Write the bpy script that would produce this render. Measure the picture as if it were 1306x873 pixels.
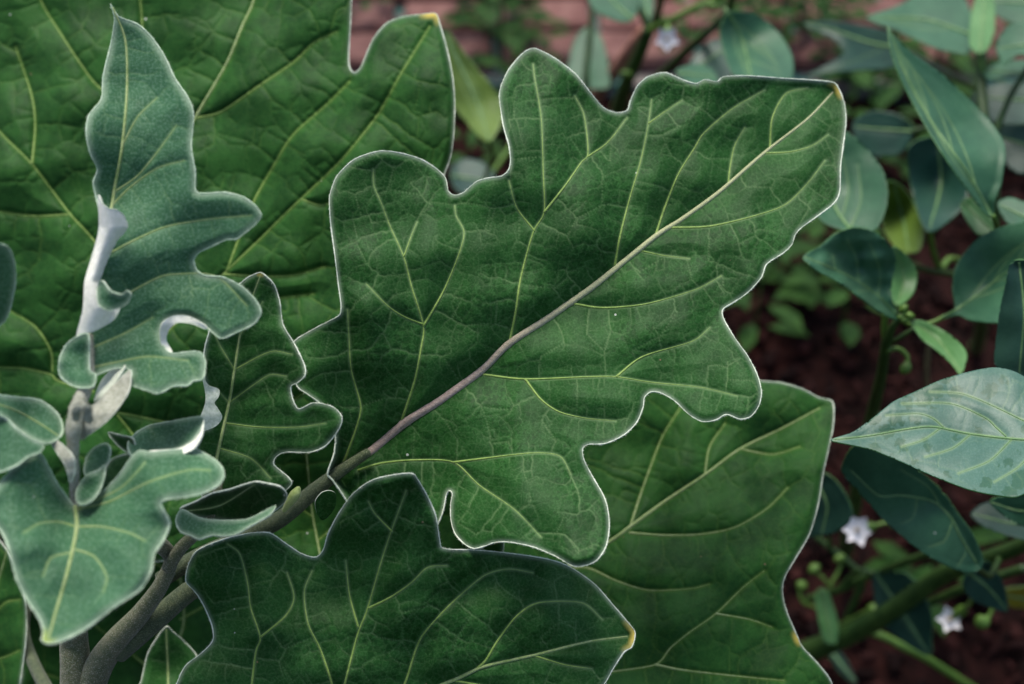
import bpy, math, random
import numpy as np
from mathutils import Vector, Matrix

random.seed(7); RNG = np.random.default_rng(11)
for o in list(bpy.data.objects): bpy.data.objects.remove(o)
SC = bpy.context.scene
COL = SC.collection

# ------------------------------------------------------------------ camera
W, H = 1306.0, 873.0
CAM_H, PITCH, LENS, FOCUS = 0.85, math.radians(42), 50.0, 0.465
FPX = LENS / 36.0 * W
cd = bpy.data.cameras.new('camera'); cam = bpy.data.objects.new('camera', cd); COL.objects.link(cam)
cam.location = (0, 0, CAM_H); cam.rotation_euler = (math.pi/2 - PITCH, 0, 0)
cd.lens = LENS; cd.sensor_width = 36; cd.clip_start = 0.02; cd.clip_end = 400
cd.dof.use_dof = True; cd.dof.focus_distance = FOCUS; cd.dof.aperture_fstop = 9.0
SC.camera = cam
# ------------------------------------------------------------------ sky and soft sun (bright overcast)
SUN_EL, SUN_AZ = math.radians(66), math.radians(-18)      # azimuth from +Y towards +X
w = bpy.data.worlds.new('World'); SC.world = w; w.use_nodes = True
nt = w.node_tree; bg = nt.nodes['Background']
sky = nt.nodes.new('ShaderNodeTexSky'); sky.sky_type = 'NISHITA'; sky.sun_disc = False
sky.sun_elevation = SUN_EL; sky.sun_rotation = SUN_AZ % (2*math.pi); sky.dust_density = 2.5; sky.air_density = 1.0; sky.ozone_density = 0.3
nt.links.new(sky.outputs[0], bg.inputs[0]); bg.inputs[1].default_value = 0.075
ld = bpy.data.lights.new('sun', 'SUN'); ld.energy = 1.5; ld.angle = math.radians(32); ld.color = (1, .96, .88)
sun = bpy.data.objects.new('sun', ld); COL.objects.link(sun)
sd = Vector((math.sin(SUN_AZ)*math.cos(SUN_EL), math.cos(SUN_AZ)*math.cos(SUN_EL), math.sin(SUN_EL)))
sun.rotation_euler = sd.to_track_quat('Z', 'Y').to_euler(); sun.location = (0, 1, 4)
SC.view_settings.view_transform = 'Standard'; SC.view_settings.look = 'None'
SC.view_settings.exposure = 1.42; SC.view_settings.gamma = 1.0
SC.render.engine = 'CYCLES'; SC.cycles.use_denoising = True; SC.cycles.max_bounces = 6

# ------------------------------------------------------------------ pixel + depth -> place
CP, SP = math.cos(PITCH), math.sin(PITCH)
def rays(x, y):
    x = np.asarray(x, float); y = np.asarray(y, float)
    a = (x - W/2)/FPX; b = (H/2 - y)/FPX
    return np.stack([a, CP + b*SP, -SP + b*CP], -1)       # one unit of camera depth
def place(x, y, z):
    p = rays(x, y)*np.asarray(z, float)[..., None]
    p[..., 2] += CAM_H
    return p
def pt(x, y, z): return place(np.array(x), np.array(y), np.array(z))
def ground_depth(x, y): return CAM_H/(-rays(x, y)[..., 2])
def mpp(z): return z/FPX                                  # metres per photo pixel at that depth

# ------------------------------------------------------------------ materials
def nodes(name):
    m = bpy.data.materials.new(name); m.use_nodes = True
    t = m.node_tree; return m, t, t.nodes['Principled BSDF']
def N(t, typ, **kw):
    n = t.nodes.new(typ)
    for k, v in kw.items():
        if k in n.inputs: n.inputs[k].default_value = v
        else: setattr(n, k, v)
    return n
def L(t, a, b): t.links.new(a, b)
def attr(t, name): return N(t, 'ShaderNodeAttribute', attribute_name=name)
def mixc(t, fac, a, b):
    n = N(t, 'ShaderNodeMix', data_type='RGBA')
    for s, v in ((0, fac), (6, a), (7, b)):
        if hasattr(v, 'is_linked') or isinstance(v, bpy.types.NodeSocket): L(t, v, n.inputs[s])
        else: n.inputs[s].default_value = (*v, 1) if isinstance(v, tuple) else v
    return n.outputs[2]
def math_(t, op, a, b=None, clamp=False):
    n = N(t, 'ShaderNodeMath', operation=op, use_clamp=clamp)
    for i, v in enumerate((a, b)):
        if v is None: continue
        if isinstance(v, bpy.types.NodeSocket): L(t, v, n.inputs[i])
        else: n.inputs[i].default_value = v
    return n.outputs[0]
def ramp(t, x, lo, hi):
    n = N(t, 'ShaderNodeMapRange', interpolation_type='SMOOTHSTEP'); L(t, x, n.inputs[0])
    n.inputs[1].default_value = lo; n.inputs[2].default_value = hi
    return n.outputs[0]

def leaf_material(name, dark, light, vein, rimc, bloom, bloom_amt, rough=.55, sheen=.35, spots=.0, spot_scale=260,
                  fine=.5, spec=.16, tipc=None, transl=.12):
    m, t, b = nodes(name)
    lc = attr(t, 'lc').outputs['Vector']
    n1 = N(t, 'ShaderNodeTexNoise', Scale=55., Detail=4., Roughness=.6); L(t, lc, n1.inputs['Vector'])
    n2 = N(t, 'ShaderNodeTexNoise', Scale=1300., Detail=3., Roughness=.7); L(t, lc, n2.inputs['Vector'])
    n3 = N(t, 'ShaderNodeTexNoise', Scale=260., Detail=3.); L(t, lc, n3.inputs['Vector'])
    f = math_(t, 'ADD', math_(t, 'MULTIPLY', n1.outputs[0], .75), math_(t, 'MULTIPLY', n3.outputs[0], .25))
    c = mixc(t, ramp(t, f, .36, .66), dark, light)
    # pale down lying on the surface: grains of hair, patchy
    bl = math_(t, 'MULTIPLY', ramp(t, n2.outputs[0], .42, .68), math_(t, 'MULTIPLY', math_(t, 'ADD', .65, math_(t, 'MULTIPLY', ramp(t, n1.outputs[0], .3, .7), .35)), bloom_amt))
    c = mixc(t, bl, c, bloom)
    sp = None
    if spots > 0:
        v = N(t, 'ShaderNodeTexVoronoi', Scale=float(spot_scale)); 
        w1 = N(t, 'ShaderNodeTexNoise', Scale=500., Detail=2.); L(t, lc, w1.inputs['Vector'])
        dv = N(t, 'ShaderNodeVectorMath', operation='MULTIPLY_ADD'); L(t, w1.outputs['Color'], dv.inputs[0])
        dv.inputs[1].default_value = (.004,)*3; L(t, lc, dv.inputs[2]); L(t, dv.outputs[0], v.inputs['Vector'])
        big = N(t, 'ShaderNodeTexNoise', Scale=28., Detail=2.); L(t, lc, big.inputs['Vector'])
        rad = math_(t, 'MULTIPLY', ramp(t, big.outputs[0], .34, .62), .58)
        d = math_(t, 'SUBTRACT', rad, v.outputs['Distance'])
        sp = math_(t, 'MULTIPLY', ramp(t, d, .0, .10), spots)
        c = mixc(t, sp, c, (dark[0]*.5, dark[1]*.72, dark[2]*.5))
    vo = N(t, 'ShaderNodeTexVoronoi', Scale=420., feature='DISTANCE_TO_EDGE')
    w2 = N(t, 'ShaderNodeTexNoise', Scale=700., Detail=2.); L(t, lc, w2.inputs['Vector'])
    dv2 = N(t, 'ShaderNodeVectorMath', operation='MULTIPLY_ADD'); L(t, w2.outputs['Color'], dv2.inputs[0])
    dv2.inputs[1].default_value = (.0012,)*3; L(t, lc, dv2.inputs[2]); L(t, dv2.outputs[0], vo.inputs['Vector'])
    net = math_(t, 'SUBTRACT', 1., ramp(t, vo.outputs['Distance'], .0, .12))
    c = mixc(t, math_(t, 'MULTIPLY', net, .10*fine), c, vein)
    vs_ = N(t, 'ShaderNodeTexVoronoi', Scale=130.); L(t, lc, vs_.inputs['Vector'])
    sx = N(t, 'ShaderNodeSeparateColor'); L(t, vs_.outputs['Color'], sx.inputs[0])
    sk = math_(t, 'MULTIPLY', math_(t, 'LESS_THAN', vs_.outputs['Distance'], math_(t, 'MULTIPLY', sx.outputs[1], .065)), math_(t, 'GREATER_THAN', sx.outputs[0], .72))
    c = mixc(t, math_(t, 'MULTIPLY', sk, .75), c, mixc(t, sx.outputs[2], (.20, .13, .07), (.55, .58, .50)))
    va = attr(t, 'vein').outputs['Fac']
    c = mixc(t, va, c, vein)
    c = mixc(t, attr(t, 'rim').outputs['Fac'], c, rimc)
    if tipc: c = mixc(t, attr(t, 'tip').outputs['Fac'], c, tipc)
    L(t, c, b.inputs['Base Color'])
    b.inputs['Roughness'].default_value = rough
    if sp is not None: L(t, math_(t, 'SUBTRACT', rough, math_(t, 'MULTIPLY', sp, .03)), b.inputs['Roughness'])
    b.inputs['Specular IOR Level'].default_value = spec
    b.inputs['Sheen Weight'].default_value = sheen; b.inputs['Sheen Roughness'].default_value = .35
    b.inputs['Sheen Tint'].default_value = (.85, 1, .92, 1)
    bu = N(t, 'ShaderNodeBump', Strength=.35*fine, Distance=.00035)
    hgt = math_(t, 'ADD', math_(t, 'MULTIPLY', net, -.55), math_(t, 'MULTIPLY', n2.outputs[0], 1.1))
    L(t, hgt, bu.inputs['Height']); L(t, bu.outputs[0], b.inputs['Normal'])
    if transl:
        tr = N(t, 'ShaderNodeBsdfTranslucent'); L(t, mixc(t, .6, c, (.10, .22, .02)), tr.inputs[0])
        mx = N(t, 'ShaderNodeMixShader'); mx.inputs[0].default_value = transl
        L(t, b.outputs[0], mx.inputs[1]); L(t, tr.outputs[0], mx.inputs[2])
        L(t, mx.outputs[0], t.nodes['Material Output'].inputs['Surface'])
    return m

def plain(name, c1, c2, scale=300., rough=.6, sheen=0., bump=.3, dist=.0004, spec=.4, grain=None):
    m, t, b = nodes(name)
    tc = N(t, 'ShaderNodeTexCoord')
    n1 = N(t, 'ShaderNodeTexNoise', Scale=scale, Detail=4., Roughness=.65); L(t, tc.outputs['Object'], n1.inputs['Vector'])
    c = mixc(t, ramp(t, n1.outputs[0], .35, .65), c1, c2)
    n2 = N(t, 'ShaderNodeTexNoise', Scale=scale*6, Detail=2.); L(t, tc.outputs['Object'], n2.inputs['Vector'])
    if grain:
        c = mixc(t, math_(t, 'MULTIPLY', ramp(t, n2.outputs[0], .5, .68), grain[3]), c, grain[:3])
    L(t, c, b.inputs['Base Color']); b.inputs['Roughness'].default_value = rough
    b.inputs['Specular IOR Level'].default_value = spec
    b.inputs['Sheen Weight'].default_value = sheen; b.inputs['Sheen Roughness'].default_value = .4
    bu = N(t, 'ShaderNodeBump', Strength=bump, Distance=dist)
    L(t, math_(t, 'ADD', n1.outputs[0], n2.outputs[0]), bu.inputs['Height']); L(t, bu.outputs[0], b.inputs['Normal'])
    return m

VEIN = (.24, .36, .16); RIM = (.50, .58, .46)
EGG = leaf_material('eggplant_leaf', (.007, .046, .006), (.018, .082, .014), VEIN, RIM, (.11, .26, .09), .20,
                    sheen=.03, spec=.12, rough=.55, spots=.55, spot_scale=480, tipc=(.55, .42, .08))
EGG_BACK = leaf_material('eggplant_leaf_back', (.008, .046, .007), (.025, .102, .017), (.16, .26, .05), RIM, (.10, .20, .06), .12,
                         sheen=.02, spec=.10, tipc=(.55, .42, .08))  # yellower, less downy green for the rear and low leaves
EGG_YOUNG = leaf_material('eggplant_leaf_young', (.024, .088, .038), (.042, .128, .058), (.24, .37, .15), (.55, .66, .50),
                          (.22, .36, .24), .40, sheen=.08, spec=.12, fine=.3, tipc=(.30, .38, .06))
EGG_UNDER = plain('leaf_underside_felt', (.50, .56, .42), (.68, .72, .60), 900., .9, .4, .5)
FELT = plain('white_felt', (.74, .74, .62), (.86, .84, .74), 700., .9, .4, .6)
FELTS = plain('stem_felt', (.30, .31, .23), (.46, .46, .37), 700., .9, .2, .9)
RIMM = plain('leaf_margin_down', (.56, .64, .48), (.76, .80, .66), 900., .85, .3, .4)
RIMY = plain('young_margin_down', (.36, .50, .33), (.52, .62, .46), 900., .85, .2, .4)
VEINM = plain('vein_green', (.15, .25, .04), (.23, .34, .07), 500., .6, .3, .4)
VEINP = plain('vein_pale', (.20, .29, .08), (.30, .37, .15), 700., .7, .4, .5)
def rib_material():
    m = plain('midrib_downy', (.30, .21, .17), (.44, .33, .27), 800., .8, .3, .9, grain=(.60, .50, .44, .6)); t = m.node_tree; b = t.nodes['Principled BSDF']
    c = b.inputs['Base Color'].links[0].from_socket; u = attr(t, 'along').outputs['Fac']
    c = mixc(t, ramp(t, u, .0, .07), (.065, .072, .035), c)
    L(t, mixc(t, ramp(t, u, .20, .60), c, (.44, .46, .24)), b.inputs['Base Color']); return m
RIBP = rib_material()
STEM = plain('eggplant_stem', (.070, .088, .036), (.115, .118, .060), 400., .85, .2, 1., grain=(.34, .34, .25, .6))
STEMD = plain('eggplant_petiole', (.035, .055, .022), (.065, .085, .035), 500., .85, .15, 1., grain=(.24, .26, .16, .5))
PEP = leaf_material('pepper_leaf', (.018, .080, .036), (.033, .115, .052), (.16, .27, .12), (.10, .2, .1), (.16, .26, .20), .15,
                    rough=.48, sheen=.03, fine=.12, spec=.28, tipc=(.3, .3, .05))
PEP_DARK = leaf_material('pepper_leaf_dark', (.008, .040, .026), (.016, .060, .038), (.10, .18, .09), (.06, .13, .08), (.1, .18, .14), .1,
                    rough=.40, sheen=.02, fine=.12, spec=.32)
PEP_BLUE = leaf_material('pepper_leaf_sky_tint', (.040, .112, .078), (.062, .145, .104), (.26, .36, .16), (.2, .32, .24), (.2, .3, .26), .2,
                    rough=.42, sheen=.05, spots=.8, spot_scale=170, fine=.25, spec=.35)  # lighter blue base paints in sky reflection, besides the leaf's own bloom
PEP_LIGHT = leaf_material('pepper_leaf_light', (.060, .170, .045), (.095, .230, .070), (.24, .36, .12), (.2, .34, .14), (.2, .3, .2), .1,
                    rough=.40, sheen=.02, fine=.12, spec=.32)
PEP_OLIVE = leaf_material('pepper_leaf_olive', (.075, .135, .012), (.110, .180, .024), (.2, .28, .06), (.2, .28, .06), (.2, .28, .1), .1,
                    rough=.45, sheen=.1, fine=.12, spec=.32)
PVEIN = plain('pepper_vein', (.08, .18, .06), (.14, .25, .09), 200., .5)
PSTEM = plain('pepper_stem', (.014, .042, .006), (.030, .068, .011), 120., .5, 0, .2)
PSTEML = plain('pepper_stem_light', (.060, .135, .014), (.100, .190, .026), 120., .5, 0, .2)
PETAL = plain('petal_white', (.88, .84, .84), (.94, .91, .91), 200., .6, .2, .1)
ANTHER = plain('anther', (.25, .20, .10), (.35, .28, .2), 300., .6)
WEED = plain('weed_leaf', (.009, .036, .005), (.020, .060, .008), 60., .7, 0, .1, spec=.12)
MOSSY = plain('moss', (.03, .12, .09), (.06, .18, .14), 90., .9)

# ------------------------------------------------------------------ mesh helpers
def mesh_obj(name, verts, faces, mat, parent=None, smooth=True, fmats=None, attrs=None):
    """faces: one int array (n,3|4) or a list of such arrays"""
    if isinstance(faces, np.ndarray): faces = [faces]
    faces = [f for f in faces if len(f)]
    me = bpy.data.meshes.new(name)
    verts = np.asarray(verts, np.float32)
    nl = sum(f.size for f in faces); nf = sum(len(f) for f in faces)
    me.vertices.add(len(verts)); me.vertices.foreach_set('co', verts.ravel())
    me.loops.add(nl); me.loops.foreach_set('vertex_index', np.concatenate([f.ravel() for f in faces]).astype(np.int32))
    tot = np.concatenate([np.full(len(f), f.shape[1], np.int32) for f in faces])
    me.polygons.add(nf); me.polygons.foreach_set('loop_start', np.concatenate([[0], np.cumsum(tot)[:-1]]).astype(np.int32))
    me.polygons.foreach_set('loop_total', tot)
    me.polygons.foreach_set('use_smooth', np.full(nf, smooth))
    for m in (mat if isinstance(mat, (list, tuple)) else [mat]): me.materials.append(m)
    if fmats is not None: me.polygons.foreach_set('material_index', np.asarray(fmats, np.int32))
    for k, v in (attrs or {}).items():
        v = np.asarray(v, np.float32)
        a = me.attributes.new(k, 'FLOAT_VECTOR' if v.ndim == 2 else 'FLOAT', 'POINT')
        a.data.foreach_set('vector' if v.ndim == 2 else 'value', v.ravel())
    me.update(calc_edges=True); me.validate()
    o = bpy.data.objects.new(name, me); COL.objects.link(o)
    if parent is not None: o.parent = parent
    return o

def thing(name, label, cat, loc, group=None):
    o = bpy.data.objects.new(name, None); COL.objects.link(o); o.location = loc
    o.empty_display_size = .02
    tag(o, label, cat, group); return o
def tag(o, label, cat, group=None):
    o['label'] = label; o['category'] = cat
    if group: o['group'] = group
def kid(o, parent):
    """parent without moving (only the Empties stand away from the origin)"""
    o.parent = parent
    if parent.type == 'EMPTY': o.matrix_parent_inverse = Matrix.Translation(-Vector(parent.location))

def smooth_path(p, n=6, closed=False):
    p = np.asarray(p, float)
    if len(p) < 3 and not closed:
        t = np.linspace(0, 1, n*2)[:, None]; return p[0]*(1-t) + p[-1]*t
    if closed: q = np.concatenate([p[-1:], p, p[:2]])
    else: q = np.concatenate([2*p[:1]-p[1:2], p, 2*p[-1:]-p[-2:-1]])
    out = []
    t = np.linspace(0, 1, n, endpoint=False)[:, None]
    for i in range(len(q)-3):
        a, b, c, d = q[i:i+4]
        # tension a little below Catmull-Rom keeps sharp tips and notches clean
        m1, m2 = (c-a)*.42, (d-b)*.42
        out.append((2*t**3-3*t**2+1)*b + (t**3-2*t**2+t)*m1 + (-2*t**3+3*t**2)*c + (t**3-t**2)*m2)
    out = np.concatenate(out)
    return out if closed else np.concatenate([out, p[-1:]])
def resample(p, step, closed=False):
    p = np.asarray(p, float)
    if closed: p = np.concatenate([p, p[:1]])
    s = np.concatenate([[0], np.cumsum(np.linalg.norm(np.diff(p, axis=0), axis=1))])
    n = max(2, int(round(s[-1]/step))+1)
    q = np.linspace(0, s[-1], n)
    if closed: q = q[:-1]
    return np.stack([np.interp(q, s, p[:, k]) for k in range(p.shape[1])], -1)

def tube_data(P, R, sides=7, closed=False):
    P = np.asarray(P, float); n = len(P); R = np.broadcast_to(np.asarray(R, float), (n,))
    T = np.gradient(P, axis=0) if not closed else np.roll(P, -1, 0) - np.roll(P, 1, 0)
    T /= np.linalg.norm(T, axis=1)[:, None] + 1e-12
    up = np.array([0, -CP, SP]) if abs(T[0] @ np.array([0, -CP, SP])) < .9 else np.array([1., 0, 0])
    A = np.zeros_like(P); a = up - T[0]*(up @ T[0]); a /= np.linalg.norm(a)
    for i in range(n):
        a = a - T[i]*(a @ T[i]); a /= np.linalg.norm(a) + 1e-12; A[i] = a
    B = np.cross(T, A)
    th = np.linspace(0, 2*math.pi, sides, endpoint=False)
    V = P[:, None] + R[:, None, None]*(A[:, None]*np.cos(th)[None, :, None] + B[:, None]*np.sin(th)[None, :, None])
    V = V.reshape(-1, 3)
    i = np.arange(n if closed else n-1)[:, None]; j = np.arange(sides)[None]
    i2 = (i+1) % n
    F = np.stack([i*sides+j, i*sides+(j+1) % sides, i2*sides+(j+1) % sides, i2*sides+j], -1).reshape(-1, 4)
    tris = np.zeros((0, 3), int)
    if not closed:
        V = np.concatenate([V, P[:1] - T[:1]*R[0]*.6, P[-1:] + T[-1:]*R[-1]*.6]); c0, c1 = len(V)-2, len(V)-1
        k = np.arange(sides)
        tris = np.concatenate([np.stack([np.full(sides, c0), (k+1) % sides, k], -1),
                               np.stack([np.full(sides, c1), (n-1)*sides+k, (n-1)*sides+(k+1) % sides], -1)])
    return V, F, tris
def tube(name, P, R, mat, parent=None, sides=7, closed=False, fuzz=0, flen=.0005, fwid=.00004):
    """fuzz: fine hairs per point of the path, standing off the surface"""
    V, F, T = tube_data(P, R, sides, closed)
    u = np.repeat(np.linspace(0, 1, len(P)), sides); u = np.concatenate([u, [0, 1]]) if not closed else u
    if fuzz:
        P = np.asarray(P, float); n = len(P); k = np.repeat(np.arange(n), fuzz); Rr = np.broadcast_to(np.asarray(R, float), (n,))[k]
        tg = (np.roll(P, -1, 0)-np.roll(P, 1, 0)) if closed else np.gradient(P, axis=0)
        tg = tg/(np.linalg.norm(tg, axis=1)[:, None]+1e-12); tg = tg[k]
        d = RNG.normal(0, 1, (len(k), 3)); d -= tg*(d*tg).sum(1)[:, None]; d /= np.linalg.norm(d, axis=1)[:, None]+1e-9
        sp = np.linalg.norm(P[1]-P[0]); b = P[k]+tg*(RNG.uniform(-.5, .5, len(k))*sp)[:, None]+d*(Rr*.9)[:, None]
        h = d+tg*RNG.normal(0, .5, (len(k), 1))+RNG.normal(0, .25, (len(k), 3)); ln = RNG.uniform(.35, 1., len(k))*flen
        sd = np.cross(d, h+1e-3); sd = tg if np.linalg.norm(sd) < 1e-9 else tg
        hv = np.stack([b-sd*fwid, b+sd*fwid, b+h*ln[:, None]], 1).reshape(-1, 3)
        T = np.concatenate([T.reshape(-1, 3), np.arange(len(hv)).reshape(-1, 3)+len(V)]); V = np.concatenate([V, hv]); u = np.concatenate([u, np.repeat(k/n, 3)])
    return mesh_obj(name, V, [F, T], mat, parent, attrs={'along': u})
def stem_px(name, pts, mat, parent, sides=10, step=3., wob=.0):
    fuzz = 110 if mat.name in ('eggplant_stem', 'eggplant_petiole', 'stem_felt') else 0
    """pts: (x, y, depth, radius in photo pixels)"""
    p = resample(smooth_path(pts, 8), step)
    P = place(p[:, 0], p[:, 1], p[:, 2]); R = p[:, 3]*mpp(p[:, 2])
    if wob: R = R*(1 + wob*np.sin(np.arange(len(R))*.37)*np.sin(np.arange(len(R))*.11+1))
    o = tube(name, P, R, mat, None, sides, fuzz=fuzz, flen=.0007); kid(o, parent); return o

# ------------------------------------------------------------------ leaves
def tps(ctrl):
    c = np.asarray(ctrl, float); xy = c[:, :2]/300.; z = c[:, 2]
    n = len(c)
    def ker(r2): return .5*r2*np.log(r2 + 1e-9)
    K = ker(((xy[:, None]-xy[None])**2).sum(-1)) + np.eye(n)*1e-3
    Pm = np.concatenate([np.ones((n, 1)), xy], 1)
    A = np.zeros((n+3, n+3)); A[:n, :n] = K; A[:n, n:] = Pm; A[n:, :n] = Pm.T
    s = np.linalg.lstsq(A, np.concatenate([z, np.zeros(3)]), rcond=None)[0]
    def f(x, y):
        q = np.stack([np.asarray(x, float), np.asarray(y, float)], -1)/300.; sh = q.shape[:-1]; q = q.reshape(-1, 2)
        out = np.full(len(q), s[n]) + q @ s[n+1:]
        for i in range(n): out += s[i]*ker(((q-xy[i])**2).sum(-1))
        return out.reshape(sh)
    return f

def nearest_field(X, Y, x0, y0, s, pts):
    """jump flooding: index of the nearest point for every grid vertex"""
    ny, nx = X.shape
    idx = np.full((ny, nx), -1, np.int64)
    ix = np.clip(np.round((pts[:, 0]-x0)/s).astype(int), 0, nx-1); iy = np.clip(np.round((pts[:, 1]-y0)/s).astype(int), 0, ny-1)
    idx[iy, ix] = np.arange(len(pts))
    def d2(I):
        p = pts[np.maximum(I, 0)]; d = (p[..., 0]-X)**2 + (p[..., 1]-Y)**2
        d[I < 0] = 1e12; return d
    best = d2(idx)
    k = 1
    while k < max(nx, ny): k *= 2
    steps = []
    while k >= 1: steps.append(k); k //= 2
    for k in steps + [1]:
        if k >= max(nx, ny): continue
        for dy in (-k, 0, k):
            for dx in (-k, 0, k):
                if (dx == 0 and dy == 0) or k >= nx and dx or k >= ny and dy: continue
                src = np.full_like(idx, -1)
                ys, yd = (slice(max(0, dy), ny+min(0, dy)), slice(max(0, -dy), ny+min(0, -dy)))
                xs, xd = (slice(max(0, dx), nx+min(0, dx)), slice(max(0, -dx), nx+min(0, -dx)))
                src[yd, xd] = idx[ys, xs]
                d = d2(src); m = d < best
                idx[m] = src[m]; best[m] = d[m]
    return idx, np.sqrt(best)

def grow_veins(seeds, inside, spacing, jit=.3, wmin=0., step=3., its=90):
    """space colonisation from the big veins; returns sample points and weights"""
    (x0, y0, x1, y1), test = inside
    gx, gy = np.meshgrid(np.arange(x0, x1, spacing), np.arange(y0, y1, spacing))
    a = np.stack([gx.ravel(), gy.ravel()], -1); a += RNG.uniform(-.5, .5, a.shape)*spacing*.95
    a = a[test(a)]
    nodes = [seeds]; parent = [np.full(len(seeds), -1)]; cnt = len(seeds)
    def near(A, Q):
        bi = np.zeros(len(A), int); bd = np.full(len(A), 1e18)
        for k in range(0, len(Q), 400):
            d = ((A[:, None]-Q[None, k:k+400])**2).sum(-1); i = d.argmin(1); dd = d[np.arange(len(A)), i]
            m = dd < bd; bi[m] = i[m]+k; bd[m] = dd[m]
        return bi, np.sqrt(bd)
    bi, bd = near(a, seeds); ok = bd > spacing*.45; a, bi, bd = a[ok], bi[ok], bd[ok]
    allp = seeds.copy(); dirs = {}
    for it in range(its):
        act = bd < spacing*2.3
        if not act.any(): break
        ids, inv = np.unique(bi[act], return_inverse=True)
        v = a[act]-allp[bi[act]]; v /= np.linalg.norm(v, axis=1)[:, None]+1e-9
        S = np.zeros((len(ids), 2)); np.add.at(S, inv, v)
        S += RNG.normal(0, jit, S.shape); S /= np.linalg.norm(S, axis=1)[:, None]+1e-9
        new = allp[ids]+S*step
        nodes.append(new); parent.append(ids)
        allp = np.concatenate([allp, new])
        ni, nd = near(a, new); m = nd < bd
        bi[m] = ni[m]+cnt; bd[m] = nd[m]; cnt += len(new)
        keep = bd > step*1.1
        a, bi, bd = a[keep], bi[keep], bd[keep]
        if not len(a): break
    par = np.concatenate(parent); P = allp; n = len(P)
    load = np.ones(n); kids = np.zeros(n, int)
    for i in range(n-1, len(seeds)-1, -1):
        load[par[i]] += load[i]; kids[par[i]] += 1
    sel = np.arange(len(seeds), n)
    q, wt = [], []
    wn = np.clip(.32 + .16*np.log(load), .3, 1.)
    for f in (0, .34, .67):
        q.append(P[sel]*(1-f) + P[par[sel]]*f); wt.append(wn[sel])
    tips = sel[kids[sel] == 0]
    if len(tips):                                          # close loops between neighbouring branches
        for i in tips:
            d = ((P-P[i])**2).sum(1)
            c = i; anc = []
            for _ in range(9):
                anc.append(c); c = par[c]
                if c < 0: break
            d[anc] = 1e9; v = P-P[i]; d0 = P[i]-P[par[i]]
            d[(v @ d0) < 0] = 1e9
            j = d.argmin()
            if d[j] < (spacing*1.25)**2:
                t = np.linspace(0, 1, 10)[:, None]
                mid = (P[i]+P[j])/2 + RNG.normal(0, 1.2, 2)
                q.append((1-t)**2*P[i] + 2*t*(1-t)*mid + t*t*P[j]); wt.append(np.full(10, .34))
    return np.concatenate(q), np.maximum(np.concatenate(wt), wmin), P[len(seeds):]

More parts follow.
